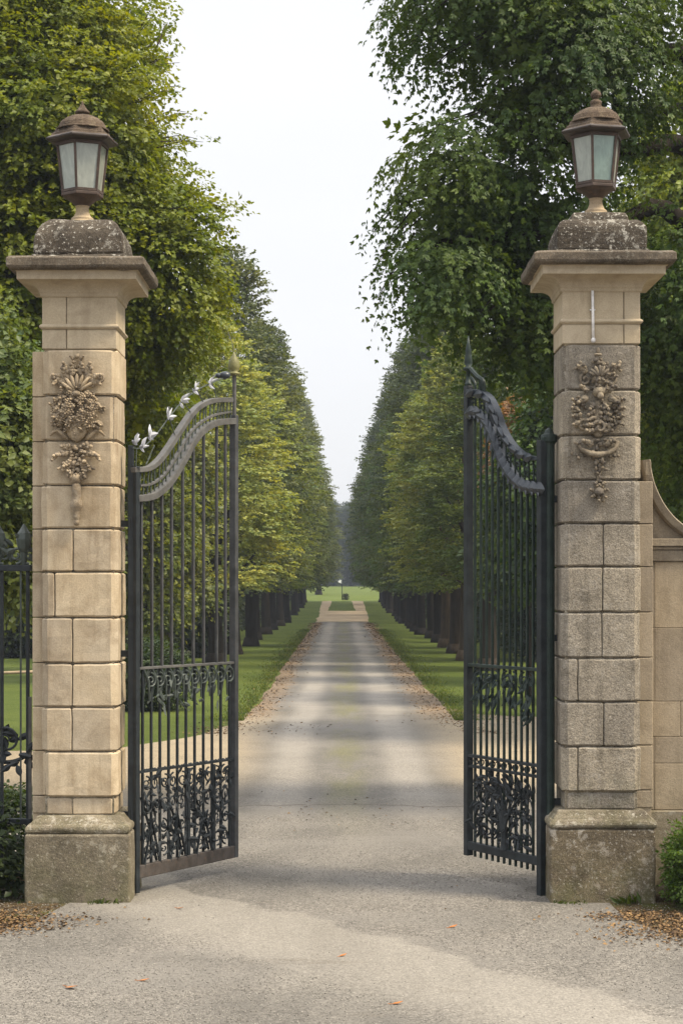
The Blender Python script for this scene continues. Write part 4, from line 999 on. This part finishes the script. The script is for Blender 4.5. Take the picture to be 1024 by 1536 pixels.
bush('wild_shrub', 'dark leafy shrub just inside the iron railing', -3.05, 15.4, .5, .35, .62, (.035, .06, .018), .05, 240, n=10, spr=.2)
bush('garden_shrub', 'dark rounded shrub on the lawn behind the left gate', -3.75, 36, .62, .55, 1.15, (.032, .058, .018), .06, 170, n=10, spr=.2)
bush('hedge', 'long dark hedge closing the lawn behind the left gate', -10, 63, 7.2, 1.2, 3.3, (.04, .062, .02), .16, 34, n=10, spr=.4, cat_='hedge')
bush('hedge', 'long dark hedge behind the trunks right of the right gate', 11.5, 60, 7.0, 1.2, 3.4, (.035, .06, .016), .16, 34, n=10, spr=.4, cat_='hedge')

def long_hedge(label, X, Y0, Y1, h, wd, color):
    rt = thing('hedge', label, 'hedge', (X, Y0, 0)); n = int((Y1-Y0)*h*16)
    Y = RNG.uniform(Y0, Y1, n); f = RNG.uniform(0, 1, n); top = f < .2
    sx = np.where(X < 0, 1, -1)
    x = X+np.where(top, RNG.uniform(-.5, .5, n)*wd, sx*(wd/2+RNG.normal(0, .12, n))); z = np.where(top, h+RNG.normal(0, .12, n), RNG.uniform(.02, 1, n)*h)
    z += np.array([zg(v) for v in Y]); z += np.where(z > .5, .25*np.sin(Y*.9)*np.sin(Y*.37+1), 0)
    d = np.stack([np.where(top, 0, sx)+RNG.normal(0, .4, n), RNG.normal(-.3, .5, n), np.where(top, 1, .3)+RNG.normal(0, .3, n)], 1)
    crown_obj('foliage', sprays(np.stack([x, Y, z], 1), d, 9, .4, .19, .3, 1.0), M['leaf'], rt, color, (X, Y0, 0))
    b = MB()
    for k in range(int((Y1-Y0)/1.6)): y = Y0+.8+1.6*k; g = zg(y); b.tube([(X+random.uniform(-.2, .2), y, g-.1), (X+random.uniform(-.2, .2), y, g+h*.5), (X, y, g+h*.9)], [.06, .05, .02], 5)
    o = b.build('stem', M['bark_dark'], rt); o['kind'] = 'stuff'
long_hedge('long dark hedge running behind the trunks of the left avenue row', -6.6, 50, 205, 2.7, 1.6, (.022, .034, .012))
long_hedge('long dark hedge running behind the trunks of the right avenue row', 7.2, 58, 205, 2.7, 1.6, (.022, .034, .012))
# low pale rail on the lawn
lr = thing('low_rail', 'low pale rail on two short posts on the lawn beyond the railing', 'rail', (-7.6, 44, 0))
b = MB(); b.tube([(-8.9, 44, .31), (-6.9, 44, .38)], .04, 8); b.build('rail', M['lamp_foot'], lr, smooth=True)
for xx in (-8.4, -7.15):
    b = MB(); b.tube([(xx, 44.02, -.05), (xx, 44.02, .34)], .05, 8); b.build('post', M['bark_pale'], lr)

# ---- avenue trees: a few crown meshes, copied with their trunks
def column_crown(seed, lumpy=.16, taper=.55, n=2600):
    rs = np.random.default_rng(seed); hh = 11.0
    n = 230; q = rs.uniform(0, 1, n)**.9; a = rs.uniform(0, 2*math.pi, n)
    prof = np.where(q < .10, .82+1.8*q, 1.0)*np.where(q > taper, 1-.95*((q-taper)/(1-taper))**1.4, 1.0)
    ph = rs.uniform(0, 6.28, 8)
    lump = 1+lumpy*(np.sin(a*3+q*9+ph[0])*.5+np.sin(a*5-q*17+ph[1])*.5+np.sin(q*26+a*2+ph[2])*.5)
    rad = 1.72*prof*lump*np.where(rs.uniform(0, 1, n) < .8, rs.uniform(.9, 1.04, n), rs.uniform(.4, .9, n))
    p = np.stack([rad*np.cos(a), rad*np.sin(a), q*(hh-.4)], 1)
    d = np.stack([np.cos(a), np.sin(a), .2+1.4*q**3], 1)
    q1, q2, q3 = clumps(p, d, 13, .56, .7); q1[:, 2] = np.maximum(q1[:, 2], rs.uniform(-.1, .25, len(q1)))
    V, T, v = sprays(q1, q2, 20, .34, [.095, .088, .10, .085, .09][seed-1], .25, 1.0, upn=.35, sjit=.4, vbias=q3)
    me = np_mesh('crown', V, T, v); me.materials.append(M['leaf']); return me
def trunk_mesh(seed, pale):
    random.seed(seed); tk = MB()
    tk.tube(cat([(0, 0, -.15), (.02, 0, .3), (random.uniform(-.04, .04), 0, 1.6), (0, 0, 4), (0, 0, 7)], 5), [.29-.008*i for i in range(21)], 14)
    tk.tube([(0, 0, -.1), (0, 0, .12), (0, 0, .35)], [.38, .34, .27], 14)
    for i in range(6):
        a = i*1.1; limb(tk, [(0, 0, 1.9+i*.3), (.6*math.cos(a), .6*math.sin(a), 2.6+i*.4), (1.2*math.cos(a), 1.2*math.sin(a), 3.4+i*.5)], .10, .03, 6)
    o = tk.build('trunk', M[pale], None, smooth=True); me = o.data; bpy.data.objects.remove(o); return me
crowns = [column_crown(1, .15, .50), column_crown(2, .18, .45), column_crown(3, .14, .55), column_crown(4, .22, .30), column_crown(5, .2, .38)]
tdark = [trunk_mesh(3, 'bark_dark'), trunk_mesh(4, 'bark_dark')]; tpale = [trunk_mesh(5, 'bark'), trunk_mesh(6, 'bark_pale')]
ORD = ['first', 'second', 'third', 'fourth', 'fifth', 'sixth', 'seventh', 'eighth', 'ninth', 'tenth', 'eleventh', 'twelfth', 'thirteenth', 'fourteenth', 'fifteenth', 'sixteenth', 'seventeenth', 'eighteenth', 'nineteenth', 'twentieth']
proto = {}
def avenue(X, Y, Ht, rad, ci, tmesh, color, label, rz, ring=2.35, lobes=None):
    g = zg(Y)
    if not proto:
        r = empty('avenue_tree', (0, 0, 0)); tk = bpy.data.objects.new('trunk', tmesh); cr = bpy.data.objects.new('crown', crowns[0])
        for k in (tk, cr): col.objects.link(k); k.parent = r
        proto['r'], proto['t'], proto['c'] = r, tk, cr; root, tk2, cr2 = r, tk, cr
    else:
        root = proto['r'].copy(); tk2 = proto['t'].copy(); cr2 = proto['c'].copy()
        for k in (root, tk2, cr2): col.objects.link(k)
        tk2.parent = root; cr2.parent = root
    tk2.data = tmesh; cr2.data = crowns[ci]
    root.location = (X, Y, g); cr2.rotation_euler = (0, 0, rz)
    cr2.location = (0, 0, ring); cr2.scale = (rad/2.0, rad/2.0, (Ht-ring)/11.0)
    root.scale = (1, 1.25 if X > 0 else 1.0, 1); cr2.color = tuple(color)+(1,)
    tk2.scale = (1, 1, 1)
    tag(root, label, 'tree', 'avenue trees in two rows')
    return root
random.seed(21)
Yl = [57, 65.5, 74.5, 83.5, 93, 103, 113, 123, 133, 144, 155, 167, 179, 191]
Hl = [10.6, 14.2, 11.4, 12.4, 15.6, 12.6, 13.4, 17.0, 14.0, 15.2, 18.2, 15.4, 18.6, 16.4]
SPl = (1, 4, 7, 10, 12)
for i, (Y, Ht) in enumerate(zip(Yl, Hl)):
    f = min(1, i/5); colr = [(.32, .36, .155), (.10, .125, .055), (.23, .27, .11), (.16, .20, .08), (.135, .17, .06), (.125, .16, .055)][min(i, 5)]
    kk = random.uniform(.78, 1.25); colr = tuple(x*kk*random.uniform(.94, 1.06) for x in colr)
    look = ['pale yellow green', 'tall grey green pointed', 'light green', 'mid green', 'tall dark pointed', 'deep green'][min(i, 5)]
    if i in SPl: colr = (.092*kk, .115*kk, .052*kk)
    avenue(-3.75+random.uniform(-.15, .15), Y, Ht, (2.05 if i not in SPl else 2.35)+.6*(Y-57)/134+random.uniform(-.15, .15), 3+i % 2 if i in SPl else i % 3, tdark[i % 2], colr,
           '%s avenue tree, %s from the gate in the left row' % (look, ORD[i]), random.uniform(0, 6.28))
Yr = [53, 60, 66.5, 73, 79.5, 86, 92.5, 99, 106, 113, 120, 127, 134.5, 142, 150, 158, 166, 174.5, 183, 192]
SPr = (3, 5, 8, 11, 14, 17, 19)
Hr = [9.2, 10.6, 11.0, 15.0, 11.8, 15.4, 12.6, 13.2, 16.4, 13.4, 13.8, 17.2, 14.2, 14.8, 17.6, 15, 15.4, 18, 16, 18.2]
for i, (Y, Ht) in enumerate(zip(Yr, Hr)):
    colr = [(.10, .145, .04), (.21, .255, .095), (.23, .275, .105), (.065, .10, .042), (.115, .16, .055), (.085, .13, .042)][min(i, 5)]
    kk = random.uniform(.78, 1.25); colr = tuple(x*kk*random.uniform(.94, 1.06) for x in colr)
    look = ['dark green', 'fresh green', 'soft light green', 'tall dark pointed', 'mid green', 'tall deep green'][min(i, 5)]
    if i in SPr: colr = (.070*kk, .096*kk, .042*kk)
    avenue(4.05+random.uniform(-.15, .15), Y, Ht, (2.0 if i not in SPr else 2.3)+.7*(Y-57)/134+random.uniform(-.15, .15), 3+i % 2 if i in SPr else (i+1) % 3, tpale[i % 2] if i < 4 else tdark[i % 2], colr,
           '%s avenue tree, %s from the gate in the right row' % (look, ORD[i]), random.uniform(0, 6.28))
# ---- far trees
def far(X, Y, Ht, rad, ci, color, label, ring=1.0):
    g = zg(Y); root = thing('distant_tree', label, 'tree', (X, Y, g), 'trees beyond the far lawn')
    tk = bpy.data.objects.new('trunk', tdark[0]); cr = bpy.data.objects.new('crown', crowns[ci])
    for k in (tk, cr): col.objects.link(k); k.parent = root
    cr.location = (0, 0, ring); cr.scale = (rad/2, rad/2, (Ht-ring)/11); cr.color = tuple(color)+(1,); tk.scale = (1.4, 1.4, Ht/8)
random.seed(5)
far(-2.9, 238, 12.4, 2.6, 2, (.13, .16, .07), 'pale open tree on the far lawn at the end of the left row', 2.0)
FW = [(-13, 328, 14.2, 'low rounded'), (-9, 334, 15.2, 'tall'), (-5, 326, 14.6, 'dense'), (-1.4, 331, 13.8, 'lowest'), (2, 327, 14.4, 'broad'), (5.6, 333, 15, 'upright'), (9.5, 328, 14.2, 'spreading'), (13.4, 332, 14.8, 'bulky')]
for i, (X, Y, Ht, w_) in enumerate(FW):
    far(X, Y, Ht, 4.6, i % 5, (.035, .058, .036), '%s blue green tree, %s from the left in the wood closing the avenue' % (w_, ORD[i]), -.3)  # blue of distant haze is put into the leaf colour here
for i, (X, Y, Ht) in enumerate([(-7, 352, 16.5), (-2.5, 356, 16.2), (1.2, 350, 15.4), (5, 357, 16.8)]):
    far(X, Y, Ht, 5.0, (i+2) % 5, (.03, .05, .032), 'dark tree in the back row of the far wood, %s from the left' % ORD[i], -.3)
# golf flag and a small dark bush on the far lawn
fl = thing('golf_flag', 'thin pole with a small white flag on the far lawn', 'flag', (.07, 205, zg(205)))
b = MB(); b.tube([(.07, 205, zg(205)-.05), (.07, 205, zg(205)+2.2)], .045, 8); b.build('pole', M['iron_dark'], fl)
b = MB(); b.stack([[Vector((.07-.45*k/6, 205+.05*math.sin(k), zg(205)+z)) for z in (1.75+.03*k, 2.2-.02*k)]+[Vector((.07-.45*k/6, 205.03+.05*math.sin(k), zg(205)+z)) for z in (2.2-.02*k, 1.75+.03*k)] for k in range(7)])
mw, t = newmat('white_cloth'); t.out(t.pbr((.8, .8, .8), .9)); b.build('flag', mw, fl)
far_b = bush('small_bush', 'tiny dark bush beside the flag on the far lawn', .45, 204, .15, .2, .55, (.03, .04, .025), .12, 60, n=8, spr=.2, z0=0)
far_b.location.z = zg(204)

# ------------------------------------------------------------------ litter, gravel, fallen leaves
def scatter(name, P, size, var, mat, tilt=.35, kind='oval', lift=.012):
    n = len(P); a = RNG.uniform(0, 2*math.pi, n); d = np.stack([np.cos(a), np.sin(a), RNG.normal(0, tilt*.5, n)], 1)
    nn = np.array([0, 0, 1.0])+RNG.normal(0, tilt, (n, 3)); P = P.copy(); P[:, 2] += lift
    V, T, v = leaves(P, d, nn, size, var, kind, .33); V[:, 2] = np.maximum(V[:, 2], .005+P[:, 2].repeat(len(V)//n)-lift)
    me = np_mesh(name, V, T, v); me.materials.append(mat); o = bpy.data.objects.new(name, me); col.objects.link(o); return o
pts = []
for s, xe in ((-1, -1.72), (1, 1.95)):
    n = 3300; Y = 30+ (RNG.uniform(0, 1, n)**1.5)*92; X = xe+RNG.normal(0, .20, n)-s*np.abs(RNG.normal(0, .15, n))
    X += np.where(Y < 36, s*((36-Y)/6)**2*.6, 0); pts.append(np.stack([X, Y, np.zeros(n)], 1))
def clump(cx, cy, sx, sy, n): pts.append(np.stack([RNG.normal(cx, sx, n), RNG.normal(cy, sy, n), np.zeros(n)], 1))
clump(2.45, 12.85, .30, .28, 1700); clump(2.2, 13.4, .25, .12, 600); clump(-2.45, 13.2, .28, .22, 1500); clump(-2.7, 12.9, .3, .1, 800)
for cx, cy, n in ((-1.2, 31, 120), (2.3, 33.5, 160), (0, 20, 60), (1.4, 14.5, 20)): clump(cx, cy, .6, .8, n)
P = np.concatenate(pts); far_s = .026+.0006*np.maximum(P[:, 1]-14, 0)
o = scatter('fallen_leaves', P, far_s*RNG.uniform(.7, 1.5, len(P)), RNG.uniform(0, 1, len(P))**1.3, M['litter']); tag(o, 'brown fallen leaves along the drive edges and pillar feet', 'leaf litter', kind='stuff')
n = 12000; sg = np.where(RNG.uniform(0, 1, n) < .5, -1.0, 1.0); Y = 33+(RNG.uniform(0, 1, n)**1.7)*70
X = np.where(sg < 0, -1.78, 2.06)+sg*np.abs(RNG.normal(0, .28, n))-sg*.05; d = np.stack([RNG.normal(0, .5, n), RNG.normal(0, .5, n), RNG.uniform(.6, 1.2, n)], 1)
V, T, v = leaves(np.stack([X, Y, np.zeros(n)], 1), d, RNG.normal(0, 1, (n, 3)), (.03+.0005*Y)*RNG.uniform(.6, 1.5, n), RNG.uniform(0, 1, n), 'oval', .13)
me = np_mesh('grass', V, T, v); me.materials.append(M['leaf']); o = bpy.data.objects.new('grass', me); col.objects.link(o); o.color = (.10, .135, .032, 1)
tag(o, 'longer grass along the verges of the drive', 'grass', kind='stuff')
# loose gravel: small faceted stones
n = 60000; Y = 9.6+RNG.uniform(0, 1, n)**1.25*9.5; X = RNG.uniform(-1, 1, n)*(.2*Y+.1)
patch = np.sin(X*1.7+Y*.9)+np.sin(X*.8-Y*1.6+1)+.6*np.sin(X*3.1+Y*2.3); keep = RNG.uniform(-2.2, 2.2, n)+.9*np.clip(np.abs(X)-1.0, 0, 2) > -patch*.8
dlx = 13.1-1.45*X-Y; keep &= ~((dlx > -.1) & (dlx < 2.0) & (RNG.uniform(0, 1, n) < .92)); keep &= ~((np.abs(np.abs(X)-1.99) < .43) & (np.abs(Y-14.4) < .43))
X, Y = X[keep], Y[keep]; n = len(X); r = RNG.uniform(.003, .0065, n)
base = np.array([[1, 0, 0], [-.45, .85, 0], [-.5, -.8, .05], [.05, .1, .95], [.1, -.05, -.5]])
Vv = base[None]+RNG.normal(0, .22, (n, 5, 3)); ang = RNG.uniform(0, 6.28, n); ca, sa = np.cos(ang), np.sin(ang)
Vx = Vv[:, :, 0]*ca[:, None]-Vv[:, :, 1]*sa[:, None]; Vy = Vv[:, :, 0]*sa[:, None]+Vv[:, :, 1]*ca[:, None]
VV = np.stack([Vx, Vy, Vv[:, :, 2]*.7], 2)*r[:, None, None]+np.stack([X, Y, np.full(n, .006)], 1)[:, None]
T = np.array([[0, 1, 3], [1, 2, 3], [2, 0, 3], [1, 0, 4], [2, 1, 4], [0, 2, 4]]); TT = (np.arange(n)[:, None, None]*5+T[None]).reshape(-1, 3)
me = np_mesh('gravel', VV.reshape(-1, 3), TT, np.repeat(RNG.uniform(0, 1, n), 5)); me.materials.append(M['stones']); o = bpy.data.objects.new('gravel', me); col.objects.link(o)
tag(o, 'loose pale gravel stones scattered over the drive', 'gravel', kind='stuff')
for (px, py, s, lab) in ((110, 1483, .095, 'curled orange fallen leaf, largest, near the bottom left corner of the drive'), (216, 1473, .065, 'orange leaf lying right of the largest fallen leaf'),
                    (515, 1436, .055, 'small orange leaf in the middle of the drive before the gates'), (596, 1508, .065, 'orange brown leaf nearest the bottom edge of the drive'),
                    (680, 1393, .07, 'pale tan leaf on the drive before the right gate'), (271, 1364, .06, 'small orange leaf on the drive before the left gate')):
    Y = H*F/(py-CY); X = (px-CX)*Y/F; b = MB(); a = random.uniform(-.6, .6)
    pr = [(0, 0, .004), (.3, .2, .02), (.6, .24, .03), (.8, .12, .045), (1, 0, .06), (.8, -.13, .045), (.55, -.25, .028), (.28, -.2, .02)]
    vs = [(X+s*(x*math.cos(a)-y*math.sin(a)-.5), Y+s*(x*math.sin(a)+y*math.cos(a)), .008+z*s*4) for x, y, z in pr]
    vs += [(v[0], v[1], v[2]-.002) for v in vs]; nn = 8
    b.add(vs, [list(range(8)), list(range(15, 7, -1))]+[(i, (i+1) % 8, 8+(i+1) % 8, 8+i) for i in range(8)])
    b.tube([(X-s*.5*math.cos(a), Y-s*.5*math.sin(a), .009), (X-s*.85*math.cos(a), Y-s*.85*math.sin(a), .012)], .0018, 5)
    tag(b.build('fallen_leaf', M['orange_leaf']), lab, 'leaf', 'single fallen leaves on the drive')
# weeds at the pillar feet
def tuft(label, X, Y, n, s, z=.0):
    b = RNG.normal(0, .07, (n, 3)); b[:, 2] = z; b[:, 1] *= .35; P = b+np.array([X, Y, 0])
    d = np.stack([RNG.normal(0, .6, n), RNG.normal(-.2, .4, n), RNG.uniform(.5, 1.2, n)], 1)
    V, T, v = leaves(P, d, RNG.normal(0, 1, (n, 3)), s*RNG.uniform(.5, 1.3, n), RNG.uniform(0, 1, n), 'oval', .16)
    me = np_mesh('weed_tuft', V, T, v); me.materials.append(M['leaf']); o = bpy.data.objects.new('weed_tuft', me); col.objects.link(o); o.color = (.055, .085, .022, 1)
    tag(o, label, 'weed')
tuft('low green weeds at the foot of the cream pillar', -1.80, 13.97, 40, .045)
tuft('larger green weed at the foot of the grey pillar near the shrub', 2.12, 13.97, 26, .085)
tuft('fringe of moss and weeds at the inner corner of the grey pillar', 1.72, 13.97, 40, .035)

# ------------------------------------------------------------------ air
hb = MB(); hb.box(-480, 480, -55, 880, -1, 27); hm, t = newmat('haze_air')
pv = t.n('ShaderNodeVolumePrincipled'); pv.inputs['Color'].default_value = (.60, .67, .78, 1); pv.inputs['Density'].default_value = .0006; pv.inputs['Anisotropy'].default_value = .2
t.out(None, pv.outputs[0]); ho = hb.build('haze', hm); tag(ho, kind='stuff')

# ------------------------------------------------------------------ light
EL, AZ = R(54), R(108)                            # azimuth clockwise from +Y
w = bpy.data.worlds.new('World'); sc.world = w; w.use_nodes = True; nt = w.node_tree; nt.nodes.clear()
sk = nt.nodes.new('ShaderNodeTexSky'); sk.sky_type = 'NISHITA'; sk.sun_disc = False; sk.sun_elevation = EL; sk.sun_rotation = AZ; sk.dust_density = 4; sk.ozone_density = .5; sk.air_density = 1
b1 = nt.nodes.new('ShaderNodeBackground'); nt.links.new(sk.outputs[0], b1.inputs[0]); b1.inputs[1].default_value = .07
tc_ = nt.nodes.new('ShaderNodeTexCoord'); mp = nt.nodes.new('ShaderNodeMapping'); mp.inputs['Scale'].default_value = (1, 1, 2.5); nt.links.new(tc_.outputs['Generated'], mp.inputs[0])
nz = nt.nodes.new('ShaderNodeTexNoise'); nz.inputs['Scale'].default_value = 2.2; nz.inputs['Detail'].default_value = 5; nt.links.new(mp.outputs[0], nz.inputs['Vector'])
mr_ = nt.nodes.new('ShaderNodeMapRange'); mr_.inputs['From Min'].default_value = .3; mr_.inputs['From Max'].default_value = .7; mr_.inputs['To Min'].default_value = .80; mr_.inputs['To Max'].default_value = .92; nt.links.new(nz.outputs['Fac'], mr_.inputs[0])
b2 = nt.nodes.new('ShaderNodeBackground'); b2.inputs[0].default_value = (.98, .98, 1, 1); b2.inputs[1].default_value = .56
mx_ = nt.nodes.new('ShaderNodeMixShader'); nt.links.new(mr_.outputs[0], mx_.inputs[0]); nt.links.new(b1.outputs[0], mx_.inputs[1]); nt.links.new(b2.outputs[0], mx_.inputs[2])
sx_ = nt.nodes.new('ShaderNodeSeparateXYZ'); nt.links.new(tc_.outputs['Generated'], sx_.inputs[0])     # an overcast sky is brighter overhead than low down
zr_ = nt.nodes.new('ShaderNodeMapRange'); zr_.interpolation_type = 'SMOOTHSTEP'; zr_.inputs['From Min'].default_value = .33; zr_.inputs['From Max'].default_value = .95
zr_.inputs['To Min'].default_value = .56; zr_.inputs['To Max'].default_value = 1.75; nt.links.new(sx_.outputs[2], zr_.inputs[0]); nt.links.new(zr_.outputs[0], b2.inputs[1])
wo = nt.nodes.new('ShaderNodeOutputWorld'); nt.links.new(mx_.outputs[0], wo.inputs[0])
sl = bpy.data.lights.new('sun', 'SUN'); sl.energy = 3.0; sl.angle = R(14); sl.color = (1, .87, .66); so = bpy.data.objects.new('sun', sl); col.objects.link(so)
sd = Vector((math.sin(AZ)*math.cos(EL), math.cos(AZ)*math.cos(EL), math.sin(EL))); so.rotation_euler = sd.to_track_quat('Z', 'Y').to_euler(); so.location = (20, 10, 40)

# ------------------------------------------------------------------ camera
cam = bpy.data.cameras.new('camera'); co = bpy.data.objects.new('camera', cam); col.objects.link(co); sc.camera = co
co.location = (0, 0, H); co.rotation_euler = (R(90), 0, 0); cam.sensor_fit = 'AUTO'; cam.sensor_width = 36; cam.lens = F/1536*36; cam.shift_y = 112/1536; cam.clip_end = 3000; cam.clip_start = .1
sc.view_settings.view_transform = 'Standard'; sc.view_settings.look = 'None'; sc.view_settings.exposure = 1.0; sc.view_settings.gamma = 1
sc.cycles.max_bounces = 6; sc.cycles.diffuse_bounces = 3; sc.cycles.transmission_bounces = 4; sc.cycles.transparent_max_bounces = 8; sc.cycles.volume_bounces = 0
sc.cycles.use_denoising = True
